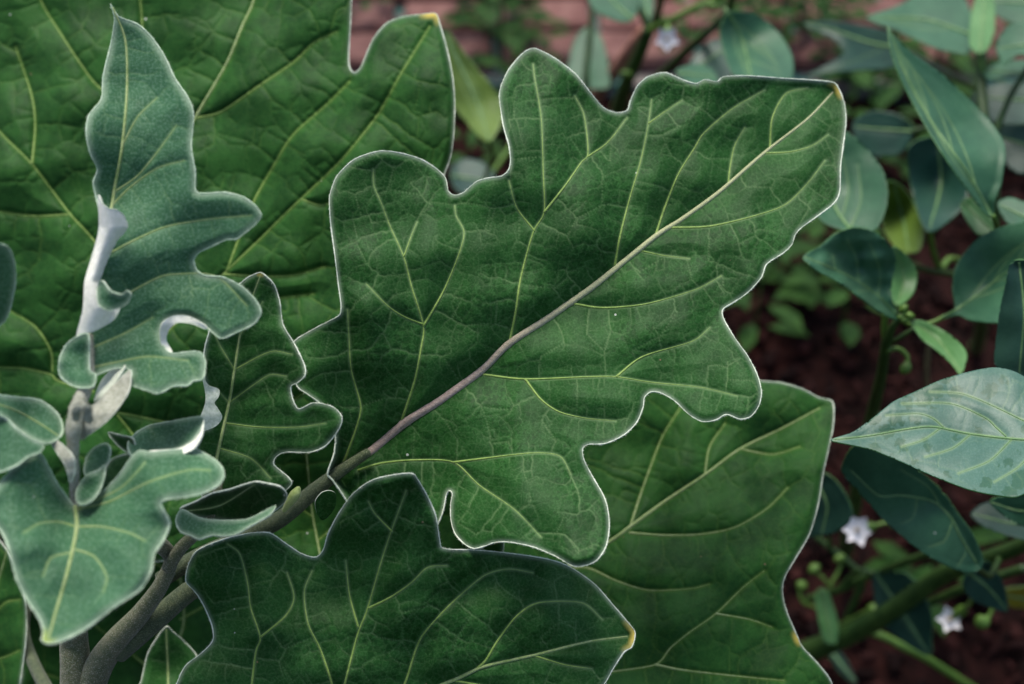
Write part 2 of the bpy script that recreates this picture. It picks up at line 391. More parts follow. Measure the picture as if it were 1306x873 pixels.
def leaf(parent, outline, depth, midrib=None, veins=(), mat=EGG, s=1.5, tert=17, quilt=.0007, rimr=1.25, rimw=5.,
         mid_r=(4., .7), vein_r=1.5, mid_mat=VEINP, vein_mat=VEINM, wave=.0012, wave_l=150., curl=.0003, thick=.0004,
         tip=None, under=EGG_UNDER, label=None, rim_mat=RIMM, vein_amt=.44, name='leaf', seed=0, fold=None, puff=.0011):
    if mat is EGG_YOUNG and rim_mat is RIMM: rim_mat = RIMY
    out = resample(smooth_path(outline, 8, True), 1.0, True)
    zb = depth if callable(depth) else tps(depth) if len(depth) >= 3 else (lambda x, y: np.full(np.shape(x), float(depth[0][2])))
    ph = RNG.uniform(0, 6.28, 6)
    def base(x, y):
        k = 2*math.pi/wave_l
        wv = np.sin(x*k+ph[0])*np.sin(y*k*.9+ph[1]) + .5*np.sin((x+y)*k*1.5+ph[2])*np.sin((x-y)*k*1.3+ph[3])
        return zb(x, y) + wave*wv
    x0, y0 = out.min(0)-3*s; x1, y1 = out.max(0)+3*s
    X, Y = np.meshgrid(np.arange(x0, x1, s), np.arange(y0, y1, s))
    ny, nx = X.shape
    # inside test by scan line
    def inside_pts(p):
        a, b = out, np.roll(out, -1, 0); r = np.zeros(len(p), bool)
        for k in range(0, len(p), 4000):
            q = p[k:k+4000]
            c = ((a[None, :, 1] > q[:, None, 1]) != (b[None, :, 1] > q[:, None, 1])) & \
                (q[:, None, 0] < (b[None, :, 0]-a[None, :, 0])*(q[:, None, 1]-a[None, :, 1])/(b[None, :, 1]-a[None, :, 1]+1e-12)+a[None, :, 0])
            r[k:k+4000] = c.sum(1) % 2 == 1
        return r
    ins = np.zeros(X.shape, bool)
    a, b = out, np.roll(out, -1, 0)
    for r in range(ny):
        yy = Y[r, 0]; m = (a[:, 1] > yy) != (b[:, 1] > yy)
        xs = np.sort(a[m, 0]+(yy-a[m, 1])/(b[m, 1]-a[m, 1])*(b[m, 0]-a[m, 0]))
        ins[r] = np.searchsorted(xs, X[r]) % 2 == 1
    ei, ed = nearest_field(X, Y, x0, y0, s, out)
    snap = ed < .55*s
    XX = np.where(snap, out[ei, 0], X); YY = np.where(snap, out[ei, 1], Y)
    keep = ins | snap
    ed = np.where(snap, 0, ed)
    # veins
    big = []
    if midrib is not None: big.append(resample(smooth_path(midrib), 1.))
    vs = [resample(smooth_path(v), 1.) for v in veins]
    big += vs
    vein = np.zeros(X.shape); hgt = np.zeros(X.shape)
    fade = np.clip(ed/9., 0, 1)
    if big:
        bp = np.concatenate(big)
        bi, bd = nearest_field(X, Y, x0, y0, s, bp)
        hgt += quilt*.7*np.exp(-(bd/4.5)**2) - (puff if tert else 0)*(1-np.exp(-(bd/22.)**2))
        if midrib is not None and fold:
            mi, mdd = nearest_field(X, Y, x0, y0, s, big[0]); hgt += fold*(1-.75*mi/len(big[0]))*np.exp(-(mdd/(28. if fold < .004 else 75.)))
        vein = np.maximum(vein, (.55 if tert else .25)*np.exp(-(bd/1.9)**2))
        if tert:
            seeds = np.concatenate([v[::4] for v in big])
            seeds = seeds[inside_pts(seeds)]
            bx_ = ((x0, y0, x1, y1), inside_pts)
            t1, w1, n1 = grow_veins(seeds[::3], bx_, tert*2.1, .24, .62)
            t2, w2, n2 = grow_veins(np.concatenate([seeds[::2], n1[::2]]), bx_, tert*.95, .18, .0)
            tp = np.concatenate([t1, t2]); tw = np.concatenate([w1, w2*.75])
            ti, td = nearest_field(X, Y, x0, y0, s, tp); tw = tw[ti]
            hgt += quilt*.34*tw*np.exp(-(td/(1.8+1.6*tw))**2) - quilt*.30*(1-np.exp(-np.minimum(td, bd)/7.))
            vein = np.maximum(vein, vein_amt*tw*np.exp(-(td/(.65+.6*tw))**2))
    tm = np.zeros(X.shape)
    if tip:
        tx, ty, tr = tip; tm = np.clip(1.25-np.hypot(X-tx, Y-ty)/tr, 0, 1)**1.0*np.clip(1.2-ed/7., 0, 1)
    Z = base(XX, YY) + hgt*fade + curl*np.exp(-(ed/7.)**2)
    V = place(XX, YY, Z)
    zm = float(np.mean(Z[keep])); k = mpp(zm)
    lc = np.stack([XX*k+seed*.37, YY*k, np.zeros_like(XX)], -1)
    rim = .30*np.exp(-(ed/(rimw*.8))**2) if rimr else np.zeros(X.shape)
    vid = np.full(X.shape, -1); vid[keep] = np.arange(keep.sum())
    A, B, C, D = vid[:-1, :-1], vid[:-1, 1:], vid[1:, 1:], vid[1:, :-1]
    kk = np.stack([A, D, C, B], -1).reshape(-1, 4); nk = (kk >= 0).sum(1)
    quads = kk[nk == 4]; t3 = kk[nk == 3]
    tris = t3[t3 >= 0].reshape(-1, 3)
    # normals for the thickness
    nv = int(keep.sum()); P = V[keep]
    Nn = np.zeros((nv, 3))
    fn = np.cross(P[quads[:, 2]]-P[quads[:, 0]], P[quads[:, 3]]-P[quads[:, 1]])
    for c in range(4): np.add.at(Nn, quads[:, c], fn)
    Nn /= np.linalg.norm(Nn, axis=1)[:, None]+1e-15
    cdir = np.array([0, 0, CAM_H])-P; sg = np.sign((Nn*cdir).sum(1)); sg[sg == 0] = 1
    if np.mean(sg) < 0: quads = quads[:, ::-1]; tris = tris[:, ::-1]; Nn = -Nn
    P2 = P-Nn*thick
    q2 = quads[:, ::-1]+nv; t2 = tris[:, ::-1]+nv
    # rim faces
    E = np.concatenate([np.stack([quads[:, i], quads[:, (i+1) % 4]], -1) for i in range(4)] +
                       [np.stack([tris[:, i], tris[:, (i+1) % 3]], -1) for i in range(3)])
    key = np.sort(E, 1); u, first, c = np.unique(key[:, 0]*nv+key[:, 1], return_index=True, return_counts=True)
    e = E[first[c == 1]]
    side = np.stack([e[:, 1], e[:, 0], e[:, 0]+nv, e[:, 1]+nv], -1)
    fq = np.concatenate([quads, q2, side]); ft = np.concatenate([tris, t2])
    fm = np.concatenate([np.zeros(len(quads)), np.ones(len(q2)+len(side)), np.zeros(len(tris)), np.ones(len(t2))])
    two = lambda v: np.concatenate([v[keep], v[keep]])
    at = {'vein': two(vein), 'rim': two(rim), 'lc': two(lc)}
    if tip: at['tip'] = two(tm)
    o = mesh_obj(name, np.concatenate([P, P2]), [fq, ft], [mat, under], None, True, fm, at)
    kid(o, parent)
    if label: o['label'] = label
    def zat(p):
        fx = np.clip((p[:, 0]-x0)/s, 0, nx-1.001); fy = np.clip((p[:, 1]-y0)/s, 0, ny-1.001)
        i, j = fx.astype(int), fy.astype(int); u, v = fx-i, fy-j
        return (Z[j, i]*(1-u)+Z[j, i+1]*u)*(1-v)+(Z[j+1, i]*(1-u)+Z[j+1, i+1]*u)*v
    if rimr:
        q = resample(out, 2.2, True); zz = base(q[:, 0], q[:, 1])+curl
        ii = np.arange(len(q)); rr = .50*rimr*mpp(zz)*np.clip(1+.45*np.sin(ii*.11+ph[4])*np.sin(ii*.037+ph[5])+.3*np.sin(ii*.7+ph[3])*np.sin(ii*.29)+RNG.normal(0, .12, len(q)), .35, 1.8)
        m = tube('margin', place(q[:, 0], q[:, 1], zz), rr, rim_mat, None, 6, True, fuzz=7 if 'eggplant' in mat.name else 0, flen=.00055); kid(m, o)
    if midrib is not None and mid_r:
        q = resample(smooth_path(midrib), 3.); zz = zat(q)
        r = np.linspace(1, 0, len(q))**.8*(mid_r[0]-mid_r[1])+mid_r[1]
        m = tube('midrib', place(q[:, 0], q[:, 1], zz-r*.15*mpp(zz)), r*mpp(zz), mid_mat, None, 8); kid(m, o)
    if vein_r:
        for v in veins:
            q = resample(smooth_path(v), 3.)
            if not tert:
                ok = inside_pts(q); k_ = len(q) if ok.all() else max(2, int(np.argmin(ok)) if ok[0] else 2); q = q[:k_]
            zz = zat(q)
            ln = len(q)*3.; r = np.linspace(1, 0, len(q))**1.25*(1.25*vein_r*min(1., .4+ln/240.)-.25)+.25
            m = tube('vein', place(q[:, 0], q[:, 1], zz-r*.12*mpp(zz)), r*mpp(zz), vein_mat, None, 6); kid(m, o)
    return o

# ================================================================== THE GROUND
def ground():
    n = 181
    g = np.sign(np.linspace(-1, 1, n))*np.abs(np.linspace(-1, 1, n))**3.2
    X, Y = np.meshgrid(g*60, g*60+1.1)
    Z = np.zeros_like(X)
    f = RNG.uniform(0, 6.28, 40)
    for i in range(10):
        k = 6*1.6**i; a = .010/1.45**i
        Z += a*np.sin(X*k*math.cos(i*1.9)+Y*k*math.sin(i*1.9)+f[i])*np.sin(X*k*.8*math.sin(i*2.7)-Y*k*.8*math.cos(i*2.7)+f[i+10])
    Z *= np.exp(-(np.hypot(X, Y-1.1)/2.5)**2)
    V = np.stack([X, Y, Z-.012], -1).reshape(-1, 3)
    i = np.arange(n-1); I, J = np.meshgrid(i, i)
    q = np.stack([J*n+I, J*n+I+1, (J+1)*n+I+1, (J+1)*n+I], -1).reshape(-1, 4)
    m, t, b = nodes('soil')
    tc = N(t, 'ShaderNodeTexCoord')
    n1 = N(t, 'ShaderNodeTexNoise', Scale=45., Detail=6., Roughness=.7); L(t, tc.outputs['Object'], n1.inputs['Vector'])
    n2 = N(t, 'ShaderNodeTexNoise', Scale=9., Detail=3.); L(t, tc.outputs['Object'], n2.inputs['Vector'])
    c = mixc(t, ramp(t, n1.outputs[0], .35, .68), (.004, .0016, .0013), (.020, .0066, .0054))  # soil colour darkened to carry the shade of the foliage above
    c = mixc(t, ramp(t, n2.outputs[0], .5, .75), c, (.045, .014, .011))
    L(t, c, b.inputs['Base Color']); b.inputs['Roughness'].default_value = .95; b.inputs['Specular IOR Level'].default_value = .08
    bu = N(t, 'ShaderNodeBump', Strength=.8, Distance=.008); L(t, n1.outputs[0], bu.inputs['Height']); L(t, bu.outputs[0], b.inputs['Normal'])
    o = mesh_obj('soil', V, q, m); o['kind'] = 'structure'
ground()

def chips():
    m, t, b = nodes('bark_chip')
    ge = attr(t, 'tone').outputs['Fac']
    L(t, mixc(t, ge, (.004, .0014, .0012), (.036, .011, .009)), b.inputs['Base Color']); b.inputs['Roughness'].default_value = .9; b.inputs['Specular IOR Level'].default_value = .1  # chip tones lowered as well, standing in for leaf shade overhead
    V, Q, T = [], [], []
    n = 9000
    px = RNG.uniform(-.75, .85, n); py = RNG.uniform(.25, 1.62, n)
    for i in range(n):
        l, w_, h = RNG.uniform(.003, .011), RNG.uniform(.002, .005), RNG.uniform(.0012, .0035)
        c = np.array([[-1, -.7, -1], [.8, -1, -1], [1, .8, -1], [-.7, 1, -1], [-.8, -.6, 1], [.7, -.7, .8], [.8, .6, 1], [-.6, .8, .7]])
        c = c*np.array([l, w_, h])*(1+RNG.uniform(-.25, .25, (8, 3)))
        a, e = RNG.uniform(0, 6.28), RNG.normal(0, .35)
        R = np.array([[math.cos(a), -math.sin(a), 0], [math.sin(a), math.cos(a), 0], [0, 0, 1]]) @ \
            np.array([[math.cos(e), 0, math.sin(e)], [0, 1, 0], [-math.sin(e), 0, math.cos(e)]])
        V.append(c @ R.T + np.array([px[i], py[i], -.006+RNG.uniform(0, .010)])); T.append(np.full(8, RNG.uniform(0, 1)**1.7))
    f = np.array([[0, 3, 2, 1], [4, 5, 6, 7], [0, 1, 5, 4], [1, 2, 6, 5], [2, 3, 7, 6], [3, 0, 4, 7]])
    Q = (f[None]+np.arange(n)[:, None, None]*8).reshape(-1, 4)
    o = mesh_obj('bark_mulch', np.concatenate(V), Q, m, None, False, None, {'tone': np.concatenate(T)})
    o['kind'] = 'stuff'; tag(o, 'dark reddish bark mulch and crumbs scattered over the soil', 'mulch')
chips()

# brick path across the back of the bed
def path():
    m, t, b = nodes('brick_clay')
    tc = N(t, 'ShaderNodeTexCoord'); oi = N(t, 'ShaderNodeObjectInfo')
    n1 = N(t, 'ShaderNodeTexNoise', Scale=40., Detail=5.); L(t, tc.outputs['Object'], n1.inputs['Vector'])
    c = mixc(t, oi.outputs['Random'], (.085, .028, .022), (.14, .050, .039))
    c = mixc(t, ramp(t, n1.outputs[0], .4, .7), c, (.17, .076, .062))
    L(t, c, b.inputs['Base Color']); b.inputs['Roughness'].default_value = .85
    mj, t, b = nodes('mossy_joint')
    tc = N(t, 'ShaderNodeTexCoord')
    n1 = N(t, 'ShaderNodeTexNoise', Scale=28., Detail=3.); L(t, tc.outputs['Object'], n1.inputs['Vector'])
    L(t, mixc(t, ramp(t, n1.outputs[0], .45, .6), (.16, .13, .115), (.02, .09, .08)), b.inputs['Base Color'])
    b.inputs['Roughness'].default_value = .95
    y0, rows, bl, bw, gap = 1.375, 11, .215, .062, .013
    V = np.array([[-1.6, y0-.02, .012], [1.8, y0-.02, .012], [1.8, y0+rows*(bw+gap)+.02, .012], [-1.6, y0+rows*(bw+gap)+.02, .012]])
    V = np.concatenate([V, V-[0, 0, .06]])
    F = np.array([[0, 1, 2, 3], [7, 6, 5, 4], [0, 4, 5, 1], [1, 5, 6, 2], [2, 6, 7, 3], [3, 7, 4, 0]])
    p = mesh_obj('path', V, F, mj, None, False); p['kind'] = 'structure'
    # one worn brick shape, shared
    B = []
    hx, hy, hz, e = bl/2, bw/2, .016, .004
    for z, q in ((-hz, 0), (hz-e, 0), (hz, e)):
        B += [[-hx+q, -hy+q, z], [hx-q, -hy+q, z], [hx-q, hy-q, z], [-hx+q, hy-q, z]]
    F = [[8, 9, 10, 11], [3, 2, 1, 0]]
    for k in (0, 4):
        for j in range(4): F.append([k+j, k+(j+1) % 4, k+4+(j+1) % 4, k+4+j])
    first = mesh_obj('brick', np.array(B), np.array(F), m, None, False)
    n = 0
    for r in range(rows):
        for c in range(15):
            o = first if n == 0 else first.copy()
            if n: COL.objects.link(o)
            n += 1
            o.parent = p
            o.location = (-1.5+(c+.5*(r % 2))*(bl+gap), y0+.035+r*(bw+gap), .012+random.uniform(.0, .004))
            o.rotation_euler = (random.gauss(0, .008), random.gauss(0, .006), random.gauss(0, .012))
path()

# ================================================================== EGGPLANT
eb = pt(95, 905, .80)
egg = thing('eggplant_plant', 'downy eggplant with big lobed leaves on purplish grey stems', 'plant', (float(eb[0]), float(eb[1]), 0.))
egx, egy = float(eb[0]), float(eb[1])
def ground_stem(name, top, mat, parent, r0, gx, gy, sides=12):
    """top: list of (x,y,depth,radius px) from the top down; ends at the ground at gx, gy"""
    p = resample(smooth_path(top, 8), 4.)
    P = place(p[:, 0], p[:, 1], p[:, 2]); R = p[:, 3]*mpp(p[:, 2])
    t = np.linspace(0, 1, 24)[1:, None]; a = P[-1]; d = (P[-1]-P[-4]); d /= np.linalg.norm(d)
    g = np.array([gx, gy, -.02]); m = a+d*np.linalg.norm(g-a)*.45
    Q = (1-t)**2*a+2*t*(1-t)*m+t*t*g
    o = tube(name, np.concatenate([P, Q]), np.concatenate([R, np.linspace(R[-1], r0, 23)]), mat, None, sides, fuzz=150 if mat is STEM else 0, flen=.0007); kid(o, parent); return o

# --- L1: the big lobed leaf
o1 = [(418,604),(426,580),(428,556),(420,532),(407,514),(392,503),(379,493),(372,470),(372,450),(376,435),(400,420),(421,409),(433,402),(435,390),(432,366),(427,325),(422,287),(420,254),(424,238),(431,223),(453,203),(484,193),(508,195),(536,203),(556,215),(568,227),(572,244),(580,249),(591,246),(608,232),(625,227),(639,225),(648,218),(651,206),(649,186),(642,161),(637,127),(639,110),(649,89),(666,69),(680,62),(694,67),(714,79),(735,96),(752,117),(769,137),(786,144),(800,141),(804,129),(813,110),(827,98),(848,93),(868,101),(887,107),(898,102),(915,104),(923,98),(954,97),(996,100),(1030,102),(1061,105),(1069,112),(1077,132),(1079,155),(1076,182),(1072,213),(1071,244),(1064,259),(1044,275),(1023,290),(1014,300),(1010,312),(999,323),(978,337),(971,354),(954,373),(934,387),(922,395),(923,407),(937,431),(954,455),(966,479),(971,500),(968,517),(958,531),(944,535),(927,529),(913,536),(896,538),(879,529),(861,512),(844,502),(831,500),(822,507),(820,520),(812,539),(796,555),(772,566),(750,567),(743,573),(745,587),(755,607),(769,631),(775,649),(777,673),(773,697),(762,714),(748,721),(731,722),(707,709),(680,698),(652,692),(632,692),(618,697),(604,700),(591,693),(580,680),(575,662),(575,642),(577,630),(573,626),(569,632),(565,652),(556,672),(535,690),(500,685),(470,668),(447,645),(433,625),(424,612)]
m1 = [(424,609),(470,578),(520,537),(568,507),(612,474),(648,440),(700,405),(760,363),(834,303),(870,280),(920,243),(975,195),(1030,152),(1062,118)]
v1 = [[(436,595),(443,578),(456,541),(460,517),(448,472),(445,428),(443,395)],
 [(512,538),(529,486),(537,445),(540,416),(525,366),(515,328),(498,290),(487,261),(477,237),(476,216)],
 [(540,416),(565,373),(584,328),(592,297),(582,276),(580,262)],[(540,414),(515,404),(494,390),(467,362)],[(515,328),(525,300),(532,283)],
 [(649,441),(658,397),(664,356),(680,297),(694,271),(693,223),(691,161),(688,134),(682,100),(680,82)],[(694,271),(721,237),(741,208),(750,196),(745,148),(733,122)],[(682,295),(659,265),(649,230)],
 [(784,340),(791,301),(803,254),(817,206),(827,158),(831,127)],[(836,301),(848,265),(865,223),(886,189),(898,170),(934,139),(975,115)],
 [(929,235),(931,215),(937,186),(950,163)],[(982,190),(985,151),(1002,120),(1030,112)],
 [(616,478),(670,484),(750,481),(786,481),(831,488),(892,494),(940,505)],[(786,481),(820,455),(882,436),(905,418)],[(670,484),(690,510),(714,526),(749,534),(785,537)],
 [(732,388),(769,393),(824,388),(886,370),(920,352)],[(816,320),(845,326),(879,330)],[(855,291),(906,289),(965,275),(1002,261),(1030,234),(1052,205)],[(975,196),(1009,194),(1036,186),(1056,172)],
 [(457,600),(487,591),(532,587),(579,590),(611,619),(656,650),(690,685)],[(579,590),(618,585),(680,578),(714,582),(728,605)],[(750,200),(775,182),(800,150)],[(827,158),(852,140),(870,128)]]
leaf(egg, o1, [(424,609,.474),(540,520,.470),(650,440,.470),(834,303,.482),(1062,118,.515),(680,65,.505),(640,225,.480),(480,200,.484),(376,435,.474),(573,246,.489),(786,144,.504),(850,95,.503),(1075,200,.502),(1010,315,.482),(965,510,.456),(922,395,.474),(830,500,.464),(770,690,.438),(640,690,.444),(600,600,.464),(500,665,.474),(540,680,.470),(750,567,.456),(520,330,.474),(740,200,.488)],
     m1, v1, EGG, 1.3, 17, .0007, 1.3, 4.0, (7.0, .8), 1.45, RIBP, VEINM, tip=(1070,112,14), wave=.0022, wave_l=190, fold=.013, puff=.0016,
     label='broad lobed dark green blade with purplish midrib and yellow tip')
# --- L2: the leaf below it
o2 = [(237,741),(240,721),(252,702),(285,688),(320,680),(344,680),(364,693),(384,706),(402,711),(412,702),(419,680),(432,655),(450,630),(474,613),(501,606),(525,604),(533,612),(546,635),(556,659),(561,690),(567,700),(611,702),(659,707),(701,714),(728,724),(758,745),(782,772),(800,793),(810,807),(806,825),(796,832),(782,853),(768,876),(735,905),(640,945),(520,965),(380,960),(270,930),(225,890),(228,866),(238,848),(256,834),(271,818),(271,800),(263,779),(254,762),(246,752)]
m2 = [(380,935),(480,905),(577,868),(618,850),(680,836),(749,819),(800,812)]
v2 = [[(430,915),(441,868),(456,810),(468,779),(484,724),(496,686),(518,626)],[(470,776),(498,762),(525,743),(545,724),(570,721)],[(457,800),(446,760),(441,715)],
 [(505,895),(518,868),(535,817),(560,786),(584,762),(618,734),(649,726),(680,731)],[(606,855),(620,842),(635,817),(659,786),(687,769),(742,769),(768,790)],
 [(428,900),(422,868),(408,827),(393,796),(388,755),(398,728)],[(318,905),(326,834),(332,813),(320,776),(316,745),(306,707),(290,694)],[(332,813),(364,786),(375,762),(366,730)],
 [(500,678),(478,655),(470,640)],[(680,836),(720,848),(755,853)],[(577,868),(640,878),(700,880)]]
leaf(egg, o2, [(237,741,.458),(320,685,.460),(402,711,.464),(450,630,.446),(525,604,.440),(566,700,.450),(701,714,.470),(808,810,.464),(600,860,.456),(500,960,.452),(250,900,.460),(271,800,.468),(470,780,.456),(650,770,.456),(720,785,.456),(330,810,.456)],
     m2, v2, EGG, 1.5, 17, .0009, 1.2, 4., (4., .8), 1.6, VEINP, VEINM, tip=(806,812,20), wave=.0022, wave_l=170, seed=1, fold=.008, puff=.0017,
     label='dark lobed blade with wavy white edge and yellow tip under the biggest leaf')
# --- L10: broad leaf low on the right
o10 = [(690,560),(760,500),(850,478),(930,480),(971,486),(995,488),(1023,496),(1044,507),(1062,513),(1063,541),(1057,573),(1050,604),(1044,642),(1033,680),(1016,710),(1002,734),(998,752),(1002,776),(1016,810),(1024,826),(1047,851),(1062,876),(1065,930),(960,960),(800,955),(700,920),(640,800),(640,660)]
m10 = [(690,745),(777,692),(803,673),(844,643),(899,606),(944,573),(995,548),(1045,521)]
v10 = [[(803,675),(817,631),(837,576),(848,551),(868,520)],[(803,680),(844,683),(892,682),(937,673),(978,649),(1005,622)],[(660,880),(720,865),(782,857),(836,848),(855,827),(879,807),(913,783),(947,750),(975,728)],
 [(836,848),(872,855),(954,864),(1000,868)],[(700,735),(745,724),(786,741),(827,753),(880,751),(905,745)],[(899,606),(905,570),(925,540)],[(913,783),(955,790),(985,800)],[(944,573),(985,580),(1020,570)]]
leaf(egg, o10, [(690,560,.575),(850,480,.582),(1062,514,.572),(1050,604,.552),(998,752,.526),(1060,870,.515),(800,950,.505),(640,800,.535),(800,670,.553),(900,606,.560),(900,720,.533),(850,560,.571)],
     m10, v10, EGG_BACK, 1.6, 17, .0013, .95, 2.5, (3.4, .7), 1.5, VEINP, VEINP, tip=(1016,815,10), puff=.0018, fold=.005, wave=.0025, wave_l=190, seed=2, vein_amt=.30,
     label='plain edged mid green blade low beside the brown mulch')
# --- L8: huge leaf behind on the left
o8 = [(446,-60),(448,3),(447,34),(445,69),(446,86),(452,93),(460,86),(469,65),(477,48),(494,29),(515,21),(542,18),(556,18),(561,31),(570,62),(577,96),(580,131),(579,168),(575,199),(567,222),(552,262),(520,320),(500,380),(490,450),(440,520),(420,600),(370,660),(280,700),(160,720),(30,700),(-60,640),(-80,400),(-80,100),(-70,-60),(150,-90)]
m8 = [(100,560),(112,470),(150,340),(190,260),(249,151),(275,107),(292,76),(309,34),(323,3),(335,-50)]
v8 = [[(135,400),(200,430),(240,395),(285,350),(330,307),(357,280),(384,254),(432,208),(460,175),(484,143),(508,100),(525,72),(548,34)],[(249,151),(282,143),(330,110),(375,79),(400,55),(430,40)],
 [(150,345),(113,299),(89,273),(41,210),(3,172),(-50,110)],[(86,274),(45,276),(3,271),(-40,262)],[(230,180),(185,150),(127,112),(103,82),(76,41),(55,7),(40,-30)],[(185,130),(181,27),(179,0),(178,-40)],
 [(120,500),(74,486),(65,478),(30,470),(3,469),(-40,465)],[(67,474),(65,448),(45,417),(10,395)],[(290,345),(320,265),(350,210),(374,172),(419,131),(446,104)],[(250,400),(300,390),(360,380),(400,375)],[(285,350),(320,352),(370,352),(415,340)],
 [(113,520),(170,530),(250,545),(330,535),(390,500)],[(150,530),(200,590),(260,630)],[(384,254),(410,262),(440,250)],[(41,210),(45,160),(40,120),(20,60)]]
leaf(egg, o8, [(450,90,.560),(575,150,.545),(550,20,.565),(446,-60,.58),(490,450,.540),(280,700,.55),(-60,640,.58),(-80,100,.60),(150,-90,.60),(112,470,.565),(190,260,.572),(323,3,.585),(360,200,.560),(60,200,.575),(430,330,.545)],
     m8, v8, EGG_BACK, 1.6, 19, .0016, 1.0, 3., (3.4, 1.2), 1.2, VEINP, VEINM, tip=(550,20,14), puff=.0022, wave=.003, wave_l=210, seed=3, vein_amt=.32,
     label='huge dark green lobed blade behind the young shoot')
# --- L3: leaf left of the petiole
o3 = [(306,362),(318,353),(332,348),(341,354),(350,364),(357,386),(361,414),(375,438),(388,465),(389,479),(380,488),(371,493),(373,508),(381,522),(400,514),(424,519),(436,532),(432,548),(415,569),(395,577),(364,577),(352,583),(349,592),(357,600),(368,609),(371,619),(345,640),(300,650),(262,640),(250,600),(254,552),(268,546),(272,520),(264,495),(259,470),(262,440),(275,400),(290,375)]
v3 = [[(299,472),(280,440),(272,420)],[(299,472),(330,455),(350,448),(372,452)],[(292,514),(325,490),(345,478),(365,480)],[(288,540),(330,545),(380,545),(415,540)],[(306,428),(322,405),(335,385)],[(292,514),(275,495)],[(280,572),(320,585),(345,610)]]
leaf(egg, o3, [(332,348,.452),(388,470,.446),(434,535,.440),(360,580,.450),(300,640,.452),(254,552,.446),(260,470,.448),(292,510,.456),(306,428,.456),(371,500,.449)],
     [(268,630),(278,576),(292,514),(299,472),(306,428),(318,390),(332,352)], v3, EGG, 1.5, 15, .0006, 1.2, 4., (2.6, .6), .9, VEINP, VEINM, wave=.001, wave_l=90, seed=4, tip=(332,349,5), fold=.001,
     label='small narrow lobed dark blade between the shoot and the biggest leaf')
# ruffled pale underside on its left margin
def flap(parent, outline, depth, mat, under=None, name='curled_margin', rimr=.9, s=1.6, **kw):
    kw = {'tert': 0, 'quilt': 0, 'wave': .0006, 'wave_l': 60, 'curl': .0, 'mid_r': None, 'vein_r': 0, 'thick': .0004, **kw}
    return leaf(parent, outline, depth, None, (), mat, s, under=under or mat, name=name, rimr=rimr, **kw)
flap(egg, [(259,484),(266,492),(279,497),(279,506),(273,514),(278,522),(283,531),(279,540),(270,546),(254,551),(247,549),(254,535),(262,515),(262,500)], [(262,490,.4455),(280,505,.4475),(250,548,.4445),(282,535,.447),(262,515,.4445)], EGG_UNDER)

# --- L4: tall young leaf of the shoot
o4 = [(141,5),(151,21),(175,31),(192,46),(210,72),(223,100),(241,127),(247,148),(244,186),(249,220),(249,241),(256,247),(285,246),(309,251),(326,263),(333,275),(326,286),(313,297),(302,305),(289,306),(271,314),(253,323),(247,333),(252,346),(263,352),(285,354),(309,366),(326,383),(333,399),(323,414),(302,424),(283,432),(271,424),(261,416),(241,405),(223,404),(210,411),(204,424),(208,440),(218,451),(241,449),(256,450),(262,462),(259,483),(247,486),(239,492),(221,493),(203,502),(186,498),(166,490),(168,474),(148,470),(118,480),(112,476),(110,430),(112,390),(118,345),(125,310),(129,275),(125,261),(119,234),(124,216),(115,196),(110,172),(113,148),(129,127),(132,96),(141,58),(146,25)]
m4 = [(112,474),(113,431),(122,360),(134,300),(143,261),(146,241),(156,186),(162,113),(160,52),(144,10)]
v4 = [[(146,245),(175,225),(200,195),(225,160)],[(143,262),(165,240),(200,215),(235,205)],[(156,186),(175,150),(200,125)],[(128,330),(165,310),(210,290),(265,280),(320,275)],[(118,410),(155,380),(200,355),(225,350),(275,352),(315,390)],[(115,445),(160,425),(195,405)],[(114,470),(150,462),(190,455),(240,460)]]
leaf(egg, o4, [(143,8,.425),(240,130,.414),(249,240,.410),(333,275,.400),(250,335,.412),(333,399,.402),(206,425,.408),(260,465,.402),(200,500,.394),(114,476,.398),(112,390,.402),(143,261,.414),(160,110,.424),(110,172,.408),(130,280,.406),(200,300,.409),(210,360,.410),(170,462,.404),(185,484,.398)],
     m4, v4, EGG_YOUNG, 1.6, 19, .0006, 1.7, 6., (3.2, .9), 1.1, VEINP, VEINP, wave=.0008, wave_l=170, seed=5, tip=(141,6,10), fold=.001,
     label='tall wavy young blade with rolled white edge at the shoot tip')
def rolled(x, y):
    ys = [264, 290, 325, 359, 393, 425]
    xc = np.interp(y, ys, [142, 144, 129, 118, 123, 113]); hw = np.interp(y, ys, [18, 19, 13, 13, 24, 22])
    return .3970+.0045*np.clip((x-xc)/hw+.25, -1.5, 1.2)**2+.0012*np.sin(y*.045)
flap(egg, [(125,250),(130,259),(138,266),(149,268),(158,275),(163,288),(158,298),(150,306),(140,325),(131,348),(126,366),(132,382),(145,391),(153,393),(146,407),(135,415),(117,424),(98,430),(102,410),(106,393),(108,359),(118,325),(126,292)],
     rolled, FELT, rimr=1.1, wave=0)
flap(egg, [(124,368),(130,358),(141,371),(155,376),(162,371),(167,376),(162,387),(152,393),(138,396),(126,388)], [(124,368,.394),(141,371,.390),(166,376,.387),(150,394,.3905),(130,390,.392)], EGG_YOUNG, EGG_UNDER, rimr=1.2)
flap(egg, [(113,428),(98,430),(85,440),(76,458),(76,478),(88,490),(103,495),(119,493),(122,478),(114,470)], [(113,428,.396),(76,460,.398),(90,490,.394),(120,490,.390),(105,460,.397)], EGG_YOUNG, EGG_UNDER, rimr=1.7)
flap(egg, [(204,424),(208,411),(222,403),(242,404),(262,416),(262,420),(244,413),(226,412),(216,420),(212,434),(220,449),(214,452),(207,442)], [(204,424,.404),(222,403,.406),(262,418,.403),(214,434,.408),(216,450,.405)], FELT, rimr=.8)

